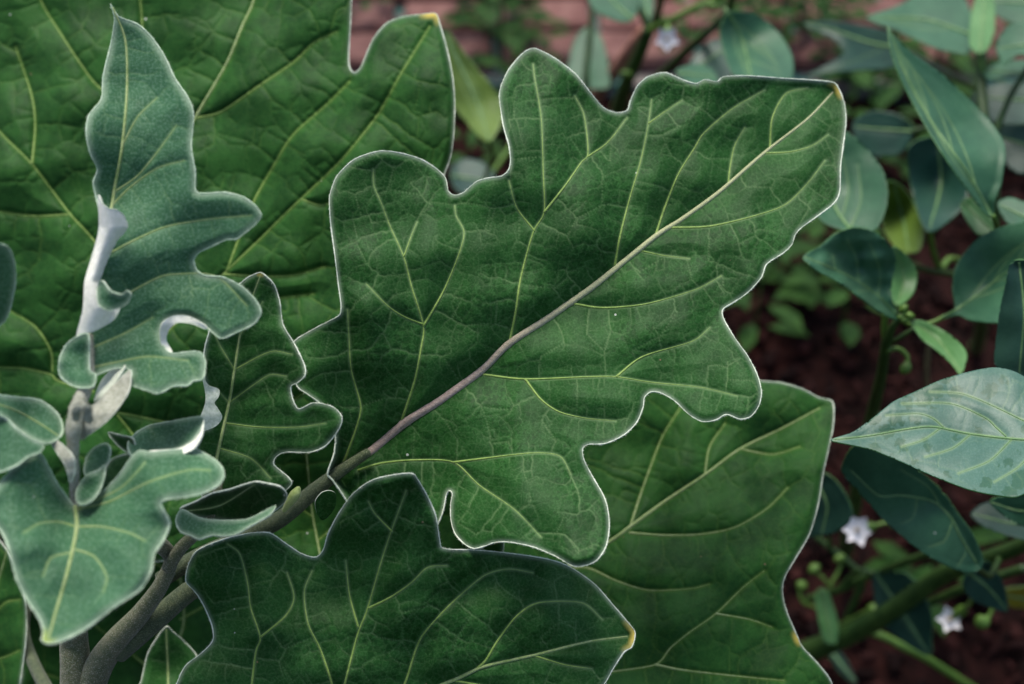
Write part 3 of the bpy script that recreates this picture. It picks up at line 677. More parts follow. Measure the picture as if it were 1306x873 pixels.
# --- shoot tip, stems and petioles
stem_px('shoot_tip', [(96,660,.398,6),(95,620,.395,6),(94,590,.392,6),(93,560,.390,8),(96,535,.390,11),(103,510,.392,9),(111,490,.396,7.5),(113,455,.3995,6),(113,428,.402,5)], FELTS, egg, 12, 2., .12)
stem_px('petiole', [(-10,415,.387,3),(-38,520,.395,4),(-10,620,.41,5),(60,690,.415,6),(96,690,.418,7)], STEM, egg, 10)
stem_px('curled_bud', [(97,535,.386,4),(98,522,.383,5),(106,518,.382,5),(113,522,.383,4),(112,533,.384,4),(116,538,.385,3)], FELTS, egg, 8, 1.5)
flap(egg, [(104,561),(100,540),(112,522),(123,513),(138,497),(150,486),(166,472),(167,488),(163,503),(153,518),(140,534),(126,546),(112,556)], [(104,560,.394),(112,522,.390),(166,474,.398),(163,503,.392),(126,546,.388),(140,505,.394)], FELTS, name='bract', rimr=.8)
flap(egg, [(120,512),(128,488),(140,474),(160,466),(150,484),(136,500)], [(120,512,.398),(160,466,.402),(140,480,.404)], EGG_UNDER, name='bract', rimr=.6)
flap(egg, [(62,557),(75,563),(93,581),(96,598),(90,616),(83,594),(70,574)], [(62,557,.388),(75,563,.386),(95,590,.382),(90,616,.384),(72,574,.384)], FELTS, name='bract', rimr=.9)
# --- L5: cupped pale leaf in front
o5 = [(-22,650),(-8,628),(3,612),(21,594),(38,582),(50,578),(58,588),(70,612),(84,633),(96,646),(112,641),(135,624),(155,602),(167,584),(178,575),(192,577),(215,575),(247,574),(265,581),(278,590),(286,603),(280,618),(258,630),(232,635),(213,637),(205,643),(212,657),(216,670),(208,690),(197,707),(193,728),(179,752),(144,776),(113,800),(86,815),(67,821),(54,818),(55,805),(50,789),(34,765),(21,738),(14,710),(3,680)]
v5 = [[(97,672),(75,666),(50,668),(30,680)],[(97,672),(130,672),(165,680),(185,690)],[(92,700),(120,710),(136,735),(132,755)],[(90,705),(65,712),(55,735)],[(100,650),(140,640),(190,615),(240,600),(268,600)],[(100,648),(150,625),(172,605),(185,590)]]
leaf(egg, o5, [(96,646,.392),(50,580,.384),(0,620,.374),(-20,650,.372),(178,577,.390),(250,576,.398),(285,603,.386),(213,637,.372),(216,670,.374),(179,752,.360),(62,819,.352),(14,710,.364),(96,690,.378),(80,760,.364),(150,700,.368),(40,690,.367),(150,620,.390)],
     [(96,646),(98,672),(92,705),(82,745),(70,785),(62,815)], v5, EGG_YOUNG, 1.7, 24, .0004, 2.0, 7., (3.0, 1.2), 1.4, VEINP, VEINP, wave=.0007, wave_l=110, seed=6, tip=(58,815,14),
     label='pale green cupped young blade hanging point down in front of the stem')
# --- L6: cup behind it and the tiny leaves at the tip
leaf(egg, [(163,566),(173,553),(191,543),(216,538),(241,533),(257,532),(260,538),(254,550),(245,562),(228,572),(205,576),(190,580),(168,582)], [(163,566,.405),(216,538,.414),(258,533,.407),(190,580,.400),(245,562,.400),(200,560,.418)],
     None, (), EGG_YOUNG, 1.6, 0, 0, 1.3, 4., None, 0, seed=7, wave=.0004, curl=.0, label='small cupped young blade with dark inside and white rim')
flap(egg, [(260,536),(256,550),(245,563),(228,572),(205,574),(192,575),(190,580),(205,582),(230,580),(248,572),(258,555)], [(260,536,.402),(245,563,.398),(192,577,.396),(230,580,.394),(256,555,.397)], FELT, rimr=.7)
leaf(egg, [(138,552),(153,555),(170,560),(172,580),(163,578),(150,568)], [(138,552,.412),(170,560,.406),(163,578,.408)], None, (), EGG, 1.5, 0, 0, .9, 3., None, 0, seed=8, wave=0)
leaf(egg, [(133,601),(143,586),(158,580),(170,580),(172,597),(161,616),(145,628),(133,634),(112,646),(125,622)], [(133,601,.402),(170,582,.400),(161,616,.397),(112,646,.394)], None, (), EGG, 1.5, 0, 0, .9, 3., None, 0, seed=9, wave=0)
leaf(egg, [(107,600),(110,584),(118,573),(128,567),(137,566),(141,575),(137,591),(124,602),(110,607)], [(107,600,.394),(128,567,.398),(140,580,.396),(115,588,.399)], None, (), EGG_YOUNG, 1.4, 0, 0, 1.2, 3., None, 0, seed=10, wave=0)
flap(egg, [(97,628),(104,614),(113,605),(124,601),(134,594),(133,608),(128,624),(119,637),(106,644),(98,640)], [(97,630,.390),(113,605,.392),(134,594,.394),(119,637,.386),(112,622,.393)], EGG_YOUNG, EGG_UNDER, name='bract', rimr=1.2)
# --- L7 and the slip at the left edge
leaf(egg, [(-25,498),(3,505),(21,507),(48,510),(65,520),(77,534),(80,551),(74,560),(60,566),(42,560),(21,546),(5,532),(-20,520)], [(-20,510,.385),(21,507,.392),(65,520,.394),(78,550,.390),(42,560,.380),(5,532,.380),(35,532,.394)],
     [(-15,512),(20,524),(50,540),(74,556)], (), EGG_YOUNG, 1.6, 0, .0, 2., 5., (1.4, .8), 0, seed=11, wave=.0003, label='small young blade curling up left of the shoot tip')
leaf(egg, [(-20,545),(5,533),(21,547),(42,562),(56,568),(50,578),(36,583),(18,596),(-10,600)], [(-20,545,.382),(20,547,.379),(56,568,.380),(18,596,.374),(20,570,.377)], None, (), EGG_YOUNG, 1.6, 0, 0, 1.8, 4., None, 0, seed=12, wave=0)
leaf(egg, [(-40,310),(3,312),(14,321),(20,345),(17,376),(4,412),(-40,430)], [(-40,320,.37),(20,345,.39),(0,412,.39)], None, (), EGG_YOUNG, 1.8, 0, 0, 1.6, 5., None, 0, seed=13, wave=0)
# --- L12: dark cup over the petiole
leaf(egg, [(230,649),(250,640),(270,630),(292,625),(310,619),(326,615),(340,617),(357,621),(366,631),(362,642),(344,656),(316,666),(285,664),(255,660),(236,656)], [(230,649,.430),(292,625,.424),(326,615,.420),(365,631,.424),(285,664,.452),(320,660,.446),(300,640,.444)],
     [(236,652),(280,645),(325,618)], (), EGG, 1.5, 16, .0006, 1., 4., (1.2, .5), 0, seed=14, wave=.0005, label='dark hollow young blade above the petiole')
leaf(egg, [(232,650),(256,661),(285,664),(316,662),(344,648),(352,645),(344,657),(316,673),(300,682),(285,684),(270,683),(254,688),(243,683),(230,678),(224,664)], [(232,650,.424),(285,664,.420),(350,645,.420),(254,688,.410),(316,673,.411)],
     None, (), EGG_YOUNG, 1.5, 0, 0, 1.1, 4., None, 0, seed=15, wave=.0004)
leaf(egg, [(402,640),(410,629),(420,626),(428,630),(428,645),(420,658),(411,664),(404,655)], [(402,640,.470),(428,632,.472),(412,664,.474)], None, (), EGG, 1.5, 0, 0, 0, 2., None, 0, seed=16, wave=0)
stem_px('bud', [(362,652,.452,3),(370,640,.450,6),(377,630,.449,7),(381,622,.449,3)], PEP_LIGHT if False else plain('young_bud', (.20, .26, .06), (.28, .34, .12), 300., .6, .3), egg, 10, 1.5)
# main leaf petiole, thin blade petioles and stems
stem_px('petiole', [(205,740,.485,11),(250,712,.482,11),(300,690,.480,11.5),(355,664,.478,11),(400,627,.478,10),(430,604,.478,8),(470,577,.4785,5.5)], STEMD, egg, 14, 3.)
stem_px('petiole', [(150,832,.476,15),(172,813,.474,15),(205,785,.472,14),(245,752,.472,13),(300,725,.474,11),(350,760,.476,8)], STEMD, egg, 14, 3.)
stem_px('petiole', [(214,726,.452,8),(230,700,.448,8),(258,672,.446,7),(275,640,.448,6),(280,600,.452,4)], STEM, egg, 12, 3.)
stem_px('branch', [(98,655,.398,6.5),(140,672,.42,9),(195,690,.445,11),(218,712,.456,9),(206,745,.460,10),(180,782,.466,12.5),(150,815,.472,15.5),(126,850,.478,18),(106,905,.484,19)], STEM, egg, 16, 3.)
ground_stem('stem', [(97,656,.400,6.5),(97,690,.418,10),(95,735,.445,14),(93,775,.468,17),(94,815,.479,18),(96,845,.480,19),(97,880,.482,20.5),(97,915,.486,23)], STEM, egg, .011, egx, egy, 16)
stem_px('petiole', [(97,915,.50,14),(60,880,.53,9),(30,800,.57,7),(60,700,.575,6),(100,560,.572,5)], STEMD, egg, 10, 4.)
stem_px('petiole', [(110,905,.50,14),(300,935,.54,9),(520,860,.565,8),(640,775,.558,6),(690,745,.552,4)], STEMD, egg, 10, 4.)
stem_px('petiole', [(104,905,.49,13),(200,935,.485,10),(300,945,.482,8),(380,935,.478,4.5)], STEMD, egg, 10, 4.)
# --- leaves low behind the stems
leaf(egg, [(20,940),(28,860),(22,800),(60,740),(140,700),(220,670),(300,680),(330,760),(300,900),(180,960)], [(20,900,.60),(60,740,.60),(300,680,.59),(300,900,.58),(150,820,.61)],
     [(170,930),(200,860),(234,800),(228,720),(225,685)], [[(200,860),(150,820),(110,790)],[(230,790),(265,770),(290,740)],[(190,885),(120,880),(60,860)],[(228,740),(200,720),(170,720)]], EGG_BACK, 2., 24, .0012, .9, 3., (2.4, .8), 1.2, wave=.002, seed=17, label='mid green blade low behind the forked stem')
leaf(egg, [(170,905),(180,868),(188,835),(199,815),(212,799),(221,806),(234,817),(250,835),(262,870),(262,905)], [(212,799,.535),(180,868,.53),(262,880,.53),(220,860,.54)], [(215,905),(214,850),(212,803)], (), EGG, 2., 20, .0006, .7, 2., (1.4, .6), 0, seed=18, wave=.001, label='small dark pointed blade beside the forked stem')
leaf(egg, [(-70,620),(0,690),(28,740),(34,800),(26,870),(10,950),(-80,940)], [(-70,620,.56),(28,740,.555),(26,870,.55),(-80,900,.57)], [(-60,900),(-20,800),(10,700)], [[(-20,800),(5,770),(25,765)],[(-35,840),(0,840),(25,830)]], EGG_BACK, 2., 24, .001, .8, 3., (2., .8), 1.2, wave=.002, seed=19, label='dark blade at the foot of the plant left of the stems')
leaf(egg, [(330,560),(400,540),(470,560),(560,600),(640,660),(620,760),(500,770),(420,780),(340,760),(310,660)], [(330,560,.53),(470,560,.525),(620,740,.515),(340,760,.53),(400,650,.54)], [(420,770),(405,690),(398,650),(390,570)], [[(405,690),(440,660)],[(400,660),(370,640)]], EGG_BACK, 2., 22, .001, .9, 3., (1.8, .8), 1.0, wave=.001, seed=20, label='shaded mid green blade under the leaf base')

# ================================================================== PEPPER PLANTS
def pleaf(parent, outline, depth, midrib, veins=(), mat=PEP, s=2.4, mid=(2.2, .7), vr=.55, **kw):
    kw = {'tert': 0, 'quilt': .0004, 'rimr': 0, 'wave': .0012, 'wave_l': 150., 'curl': .0006, 'fold': .003,
          'under': PEP_LIGHT, 'thick': .0005, **kw}
    return leaf(parent, outline, depth, midrib, veins, mat, s, mid_r=mid, vein_r=vr if len(veins) else 0, mid_mat=PVEIN, vein_mat=PVEIN, **kw)
def side_veins(mid, outline, n=4, reach=.72):
    """curved side veins from the midrib towards the margin"""
    m = resample(smooth_path(mid), 1.); o = np.asarray(outline, float); out = []
    for k in range(n):
        f = (k+.7)/(n+.9); i = int(f*(len(m)-1)); p = m[i]; d = m[min(i+6, len(m)-1)]-m[max(i-6, 0)]; d = d/(np.linalg.norm(d)+1e-9)
        for sgn in (-1, 1):
            nrm = np.array([-d[1], d[0]])*sgn
            q = o-p; proj = q @ (nrm*.62+d*.78); j = proj.argmax()
            e = p+(o[j]-p)*reach
            c = (p+e)/2+nrm*np.linalg.norm(e-p)*.13
            t = np.linspace(0, 1, 6)[:, None]
            out.append(((1-t)**2*p+2*t*(1-t)*c+t*t*e).tolist())
    return out
def petal_mesh(l, w_):
    n, V, F = 7, [], []
    for i in range(n):
        t = i/(n-1); ww = w_*(.35+1.15*math.sin(math.pi*min(1, t*.95+.12))**.8)*(1-t**5)
        z = l*.30*t*t
        V += [[l*t, -ww, z+.0006], [l*t, 0, z-.0004], [l*t, ww, z+.0006]]
    for i in range(n-1):
        for j in range(2): F.append([i*3+j, (i+1)*3+j, (i+1)*3+j+1, i*3+j+1])
    V = np.array(V); F = np.array(F); m = len(V)
    return np.concatenate([V, V-[0, 0, .0004]]), np.concatenate([F, F[:, ::-1]+m])
def flower(parent, x, y, z, facing, size, stalk, n=5, mat=PETAL):
    c = pt(x, y, z); f = np.array(facing, float); f /= np.linalg.norm(f)
    u = np.cross(f, [0, 0, 1.]); u /= np.linalg.norm(u); v = np.cross(f, u)
    M = np.stack([u, v, f], 1)
    p = resample(smooth_path(stalk, 6), 3.); P = place(p[:, 0], p[:, 1], p[:, 2])
    P = np.concatenate([P, [c-f*.004]])
    R = np.concatenate([np.full(len(P)-3, .0011), [.0018, .0030, .0034]])
    o = tube('flower', P, R, PSTEML, None, 8); kid(o, parent); o['label'] = 'white open flower on a nodding green stalk'
    pv, pf = petal_mesh(size, size*.24)
    for k in range(n):
        a = 2*math.pi*k/n+.3; ca, sa = math.cos(a), math.sin(a)
        q = pv @ np.array([[ca, -sa, 0], [sa, ca, 0], [0, 0, 1]]).T
        q = q*(1+random.uniform(-.08, .08)) @ M.T+c
        kid(mesh_obj('petal', q, pf, mat), o)
    kid(tube('anther', np.array([c, c+f*size*.25, c+f*size*.42]), np.array([.0012, .0014, .0005]), ANTHER, None, 7), o)
def bud(parent, pts, r, mat=PSTEML):
    """nodding green bud: (x,y,z) stalk, last point carries the bud"""
    p = resample(smooth_path(pts, 6), 2.); P = place(p[:, 0], p[:, 1], p[:, 2]); n = len(P)
    R = np.full(n, .0011); k = max(4, int(n*.3))
    R[-k:] = .0011+(r-.0011)*np.sin(np.linspace(.2, math.pi*.86, k))
    o = tube('bud', P, R, mat, None, 9); kid(o, parent)
def pbase(x, y):
    z = float(ground_depth(x, y)); p = pt(x, y, z); return float(p[0]), float(p[1])

# --- the plant with the pale bluish leaf, low on the right
bx, by = pbase(985, 868)
pd = thing('pepper_plant', 'pepper plant with a pale spotted leaf and two white flowers over bare mulch', 'plant', (bx, by, 0), 'pepper plants in the bed')
o = [(1059,561),(1088,551),(1117,530),(1140,512),(1166,500),(1199,485),(1233,475),(1264,469),(1284,471),(1302,478),(1335,500),(1350,550),(1340,600),(1302,632),(1274,632),(1238,625),(1202,612),(1173,600),(1140,585),(1109,573),(1083,567)]
pleaf(pd, o, [(1060,561,.490),(1200,490,.498),(1340,520,.485),(1300,632,.452),(1150,590,.478),(1240,555,.484)], [(1350,560),(1302,561),(1238,554),(1192,545),(1161,547),(1110,556),(1064,561)],
      [[(1204,546),(1190,534),(1171,528),(1130,530)],[(1283,557),(1270,545),(1256,533),(1212,515),(1150,515)],[(1306,537),(1260,515),(1225,502),(1186,500)],[(1238,554),(1215,572),(1180,583)],[(1290,561),(1262,588),(1222,604)],[(1200,546),(1178,561),(1150,570)],[(1330,562),(1300,595),(1268,615)]],
      PEP_BLUE, 1.6, (2.0, .7), .8, puff=.0003, tert=16, quilt=.0004, wave=.001, seed=30, vein_amt=.35, label='large pale bluish green blade with dark water spots')
o = [(1088,570),(1073,600),(1086,618),(1109,644),(1131,667),(1171,701),(1209,723),(1236,731),(1252,725),(1253,709),(1240,680),(1222,655),(1200,625),(1160,590),(1120,568)]
pleaf(pd, o, [(1080,600,.58),(1130,575,.57),(1250,715,.61),(1170,700,.60),(1180,640,.60)], [(1245,718),(1225,685),(1212,660),(1190,640),(1150,632),(1120,632),(1085,600)],
      [[(1215,665),(1205,690),(1185,698)],[(1170,635),(1165,660),(1150,668)],[(1230,690),(1232,705),(1222,722)],[(1200,648),(1185,622),(1150,600)]], PEP, 2., (1.6, .6), .8, seed=31, label='drooping teal blade under the pale spotted one')
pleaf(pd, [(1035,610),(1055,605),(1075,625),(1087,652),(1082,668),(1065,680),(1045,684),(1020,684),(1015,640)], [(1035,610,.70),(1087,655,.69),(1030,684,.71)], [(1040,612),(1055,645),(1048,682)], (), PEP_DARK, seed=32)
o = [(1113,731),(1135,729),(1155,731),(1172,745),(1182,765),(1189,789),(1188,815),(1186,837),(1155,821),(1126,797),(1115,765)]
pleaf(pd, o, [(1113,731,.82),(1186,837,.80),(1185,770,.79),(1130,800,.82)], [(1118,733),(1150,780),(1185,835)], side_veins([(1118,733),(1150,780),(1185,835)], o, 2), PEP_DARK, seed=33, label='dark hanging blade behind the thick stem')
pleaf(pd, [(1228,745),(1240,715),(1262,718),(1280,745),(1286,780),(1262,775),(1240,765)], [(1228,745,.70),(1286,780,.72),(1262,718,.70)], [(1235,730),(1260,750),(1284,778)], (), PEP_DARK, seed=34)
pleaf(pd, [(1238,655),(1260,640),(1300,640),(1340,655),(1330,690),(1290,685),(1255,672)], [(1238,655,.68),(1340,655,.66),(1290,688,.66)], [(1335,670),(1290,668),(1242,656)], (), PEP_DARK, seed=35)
pleaf(pd, [(1262,640),(1290,630),(1340,625),(1345,660),(1310,672),(1285,662)], [(1262,640,.60),(1340,625,.58),(1320,670,.59)], [(1340,650),(1300,652),(1264,641)], (), PEP, seed=36)
pleaf(pd, [(1276,756),(1290,750),(1330,750),(1330,776),(1290,775),(1281,766)], [(1276,756,.84),(1330,750,.84),(1290,776,.85)], [(1330,764),(1300,763),(1278,758)], (), leaf_material('pepper_leaf_yellow', (.15, .13, .008), (.22, .18, .012), (.3, .3, .06), (.3, .3, .06), (.3, .3, .1), .1, rough=.5, sheen=.1, fine=.1), seed=37, label='yellowing blade')
pleaf(pd, [(1056,833),(1068,828),(1080,842),(1093,868),(1088,872),(1070,856)], [(1056,833,.92),(1090,870,.92),(1070,850,.91)], [(1060,832),(1090,869)], (), PEP_DARK, seed=38)
pleaf(pd, [(1040,760),(1052,750),(1062,770),(1070,800),(1066,822),(1052,818),(1044,790)], [(1040,760,.86),(1070,800,.86),(1055,820,.86)], [(1048,755),(1060,818)], (), PEP_LIGHT, seed=39)
ground_stem('stem', [(1335,680,.69,9),(1301,697,.71,10),(1245,718,.74,11),(1201,735,.77,12),(1130,784,.82,13),(1075,813,.87,14),(1029,832,.91,15)], PSTEM, pd, .008, bx, by)
stem_px('branch', [(1345,610,.62,4),(1330,650,.66,5),(1315,690,.70,6)], PSTEM, pd)
stem_px('branch', [(1030,765,.90,5),(1070,752,.86,5),(1113,733,.83,5),(1181,708,.76,5),(1240,700,.70,4)], PSTEM, pd)
stem_px('branch', [(1130,794,.83,5),(1180,772,.80,5),(1233,749,.77,6),(1306,725,.74,6)], PSTEM, pd)
stem_px('branch', [(1060,803,.89,5),(1113,807,.87,5),(1150,824,.87,5),(1181,840,.88,5),(1227,869,.90,5),(1260,890,.93,5)], PSTEML, pd)
stem_px('branch', [(1035,680,.86,4),(1060,700,.86,4),(1085,720,.86,4),(1100,740,.86,5),(1080,790,.88,5)], PSTEM, pd)
stem_px('petiole', [(1240,720,.64,3),(1262,735,.68,4),(1275,712,.72,4)], PSTEM, pd)
stem_px('petiole', [(1345,562,.49,3),(1360,600,.56,4),(1340,660,.66,5)], PSTEM, pd)
stem_px('petiole', [(1114,732,.82,2.5),(1095,728,.83,3),(1070,752,.86,4)], PSTEM, pd); stem_px('petiole', [(1040,612,.70,2.5),(1050,650,.76,3),(1060,700,.86,3)], PSTEM, pd)
flower(pd, 1094, 676, .80, (-.45, -.6, .5), .0092, [(1150,668,.80),(1130,667,.80),(1112,672,.80)], 6)
flower(pd, 1212, 790, .82, (-.35, -.6, .5), .0082, [(1240,752,.79),(1238,768,.80),(1228,778,.815)], 5)
bud(pd, [(1248,750,.78),(1262,762,.78),(1265,778,.78),(1258,790,.78),(1246,796,.78)], .0042)
bud(pd, [(1071,797,.88),(1095,785,.87),(1110,778,.865),(1120,782,.865)], .0045); bud(pd, [(1060,745,.86),(1070,728,.86),(1072,716,.86),(1068,708,.86)], .0038)
bud(pd, [(1062,752,.87),(1050,738,.87),(1042,730,.87),(1036,722,.87)], .0042); bud(pd, [(1040,775,.88),(1024,768,.88),(1020,752,.88),(1026,744,.88)], .0038)

# --- the plant with the folded leaf, right of the biggest leaf
bx, by = pbase(1082, 690)
pc = thing('pepper_plant', 'pepper plant with a folded leaf and slim upright stem behind the eggplant tip', 'plant', (bx, by, 0), 'pepper plants in the bed')
o = [(1024,328),(1045,315),(1063,300),(1086,291),(1109,293),(1127,304),(1140,320),(1143,336),(1138,359),(1138,385),(1149,408),(1132,404),(1104,385),(1070,360),(1040,344)]
pleaf(pc, o, [(1024,328,.585),(1086,291,.60),(1140,325,.625),(1149,408,.63),(1104,385,.60),(1070,360,.588),(1091,352,.612),(1130,380,.625)], [(1149,407),(1120,378),(1091,357),(1060,342),(1026,328)],
      [[(1120,378),(1122,345),(1110,312)],[(1095,360),(1092,330),(1080,305)],[(1065,344),(1062,325)],[(1110,370),(1095,372)]], PEP, 1.9, (1.4, .6), .8, seed=40, fold=.006, wave=.003, wave_l=70, label='glossy blade folded along its midrib')
pleaf(pc, [(1139,315),(1150,320),(1163,333),(1170,351),(1166,372),(1155,385),(1144,390),(1136,375),(1136,340)], [(1139,315,.645),(1170,351,.65),(1144,390,.64),(1140,350,.65)], [(1144,389),(1153,355),(1142,318)], (), PEP_LIGHT, 1.9, (1.0, .5), seed=41, label='small bright green young blade')
pleaf(pc, [(1162,411),(1176,409),(1202,421),(1220,434),(1231,446),(1233,458),(1225,478),(1212,463),(1192,445),(1176,433)], [(1162,411,.63),(1202,421,.625),(1225,478,.60),(1192,445,.62)], [(1162,411),(1195,432),(1225,474)], (), PEP_LIGHT, 1.9, (1.2, .5), seed=42)
o = [(1190,412),(1217,398),(1215,372),(1217,346),(1228,326),(1246,305),(1264,295),(1290,286),(1330,285),(1345,330),(1330,380),(1300,405),(1271,412),(1238,409),(1220,402)]
pleaf(pc, o, [(1200,408,.635),(1217,346,.63),(1290,286,.62),(1345,330,.60),(1271,412,.605),(1260,365,.63)], [(1186,413),(1220,395),(1250,374),(1279,351),(1330,315)], side_veins([(1220,395),(1279,351),(1330,315)], o, 3), PEP, 2., (1.8, .7), .7, seed=43, label='broad upright blade with pale midrib')
o = [(1300,332),(1287,339),(1282,364),(1275,395),(1271,426),(1268,463),(1285,478),(1330,480),(1345,400),(1335,340)]
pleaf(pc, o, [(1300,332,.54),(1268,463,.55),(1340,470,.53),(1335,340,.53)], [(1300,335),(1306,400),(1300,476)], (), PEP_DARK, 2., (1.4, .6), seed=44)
ground_stem('stem', [(1149,405,.635,4),(1138,418,.64,5),(1130,440,.65,6.5),(1124,480,.67,7),(1112,530,.71,8),(1102,580,.76,9)], PSTEM, pc, .006, bx, by)
stem_px('petiole', [(1148,408,.635,2.5),(1165,416,.637,3),(1188,412,.637,3),(1205,404,.636,3)], PSTEML, pc, 8)
stem_px('branch', [(1129,400,.64,4),(1128,420,.645,4.5),(1131,445,.652,5)], PSTEML, pc, 8)
stem_px('branch', [(1133,440,.65,3),(1146,432,.645,3),(1165,420,.64,3)], PSTEM, pc, 8)
stem_px('petiole', [(1300,478,.55,3),(1270,500,.62,4),(1180,520,.70,4),(1112,532,.715,4)], PSTEM, pc, 8)
for q in ([(1146,406,.63),(1152,402,.63),(1154,396,.63),(1150,392,.63)], [(1150,408,.63),(1158,408,.63),(1160,400,.63)], [(1131,447,.65),(1146,445,.65),(1157,455,.65),(1156,468,.65),(1151,475,.65)]): bud(pc, q, .0026)
stem_px('dry_stalk', [(1186,434,.80,3),(1182,470,.82,3),(1184,500,.84,3),(1190,560,.88,3)], plain('dry_straw', (.10, .085, .035), (.16, .13, .06), 80., .7), pc, 8)

# --- tall plant in the upper right
bx, by = pbase(1250, 420)
pb = thing('pepper_plant', 'bushy pepper plant with long blue green blades in the far right of the bed', 'plant', (bx, by, 0), 'pepper plants in the bed')
o = [(1132,31),(1140,46),(1166,70),(1202,95),(1233,124),(1261,152),(1279,178),(1283,198),(1279,224),(1277,236),(1269,255),(1266,277),(1253,269),(1238,248),(1220,223),(1197,188),(1173,147),(1150,103),(1137,67)]
mb = [(1264,276),(1248,245),(1233,219),(1210,187),(1186,152),(1155,95),(1134,36)]
pleaf(pb, o, [(1132,31,.64),(1202,95,.645),(1283,198,.625),(1266,277,.62),(1197,188,.61),(1150,103,.63),(1215,165,.635)], mb, side_veins(mb, o, 4), PEP, 2., (2.2, .7), .7, seed=50, fold=.005, label='long pointed upright blade with pale midrib')
o = [(1045,279),(1035,230),(1050,180),(1079,168),(1104,188),(1125,216),(1132,241),(1130,266),(1117,293),(1085,296)]
pleaf(pb, o, [(1045,279,.66),(1050,180,.68),(1132,241,.66),(1117,293,.65),(1080,240,.675)], [(1085,294),(1065,264),(1055,220),(1060,185)], [[(1085,290),(1098,255),(1094,210)],[(1075,275),(1082,240),(1075,200)]], PEP, 2., (2.4, .8), 1., seed=51, label='rounded bluish blade behind the yellow tipped lobe')
o = [(1105,23),(1143,8),(1180,-10),(1225,-8),(1240,25),(1237,67),(1210,66),(1186,59),(1143,39)]
pleaf(pb, o, [(1105,23,.86),(1180,-10,.88),(1240,60,.82),(1170,50,.84)], [(1240,45),(1180,25),(1108,23)], side_veins([(1240,45),(1180,25),(1108,23)], o, 3), PEP, seed=52)
o = [(1024,31),(1058,27),(1096,32),(1135,42),(1150,60),(1145,84),(1110,90),(1070,92),(1026,99),(1055,82),(1076,67),(1058,48)]
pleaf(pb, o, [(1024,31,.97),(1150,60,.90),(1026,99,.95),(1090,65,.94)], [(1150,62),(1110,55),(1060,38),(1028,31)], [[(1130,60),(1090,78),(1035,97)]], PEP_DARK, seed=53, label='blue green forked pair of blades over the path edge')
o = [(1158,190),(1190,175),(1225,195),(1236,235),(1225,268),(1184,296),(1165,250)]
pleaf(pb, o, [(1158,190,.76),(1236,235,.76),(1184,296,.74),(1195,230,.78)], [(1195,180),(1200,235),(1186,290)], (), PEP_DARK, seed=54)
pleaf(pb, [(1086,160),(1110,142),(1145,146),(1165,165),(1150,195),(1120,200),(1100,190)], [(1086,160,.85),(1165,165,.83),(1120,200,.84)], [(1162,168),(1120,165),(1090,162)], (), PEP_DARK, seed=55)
pleaf(pb, [(1120,240),(1140,232),(1160,250),(1178,290),(1172,320),(1150,322),(1128,295)], [(1120,240,.78),(1178,290,.77),(1150,322,.77),(1145,270,.80)], [(1140,236),(1152,280),(1158,318)], (), PEP_OLIVE, seed=56, label='olive green drooping blade')
pleaf(pb, [(1225,262),(1238,252),(1258,272),(1275,290),(1268,300),(1248,300),(1235,285)], [(1225,262,.66),(1275,290,.65),(1248,300,.65)], [(1230,260),(1268,297)], (), PEP_LIGHT, seed=57, label='bright green young blade at the leaf base')
pleaf(pb, [(1272,260),(1290,252),(1330,270),(1335,300),(1305,290),(1284,284)], [(1272,260,.66),(1330,270,.65),(1320,300,.64)], [(1330,288),(1276,262)], (), PEP, seed=58)
pleaf(pb, [(1270,60),(1282,36),(1300,30),(1330,35),(1330,75),(1300,70),(1280,82)], [(1270,60,.78),(1330,35,.77),(1310,80,.76)], [(1330,55),(1274,62)], (), PEP, seed=59)
pleaf(pb, [(1252,90),(1280,78),(1330,80),(1330,110),(1295,100),(1265,102)], [(1252,90,.80),(1330,80,.79),(1300,105,.78)], [(1330,95),(1256,91)], (), PEP, seed=60)
pleaf(pb, [(1236,55),(1240,10),(1255,-20),(1268,0),(1268,40),(1258,65),(1246,68)], [(1236,55,.80),(1255,-20,.84),(1268,40,.80)], [(1250,66),(1254,20),(1255,-16)], (), PEP_LIGHT, seed=61, label='bright young blade at a stem node')
pleaf(pb, [(1240,120),(1275,105),(1330,110),(1335,150),(1290,160),(1255,150)], [(1240,120,.86),(1330,110,.84),(1290,160,.83)], [(1330,130),(1245,124)], (), PEP_DARK, seed=62)
pleaf(pb, [(1250,0),(1275,-25),(1330,-20),(1335,25),(1300,32),(1270,20)], [(1250,0,.9),(1330,-20,.9),(1300,32,.88)], [(1330,5),(1255,2)], (), PEP, seed=63)
pleaf(pb, [(1262,170),(1290,160),(1335,170),(1335,215),(1300,222),(1278,205)], [(1262,170,.80),(1335,170,.78),(1300,222,.78)], [(1330,190),(1268,174)], (), PEP_DARK, seed=64)
ground_stem('stem', [(1252,60,.80,7),(1250,100,.80,7),(1256,160,.79,7),(1266,230,.78,8),(1268,300,.80,8),(1262,350,.86,8)], PSTEM, pb, .006, bx, by)
stem_px('branch', [(1267,276,.62,3),(1272,295,.66,4),(1268,330,.74,5),(1264,350,.85,6)], PSTEML, pb)
stem_px('branch', [(1085,295,.655,3),(1120,320,.70,4),(1185,345,.78,4),(1262,355,.86,5)], PSTEM, pb)
stem_px('branch', [(1186,292,.745,3.5),(1190,320,.77,4),(1200,343,.80,4),(1214,330,.82,4),(1262,345,.86,5)], PSTEML, pb)
stem_px('branch', [(1240,48,.825,4),(1250,70,.80,5),(1254,110,.80,5)], PSTEML, pb); stem_px('branch', [(1148,62,.90,4),(1200,90,.86,4),(1250,115,.81,5)], PSTEM, pb)
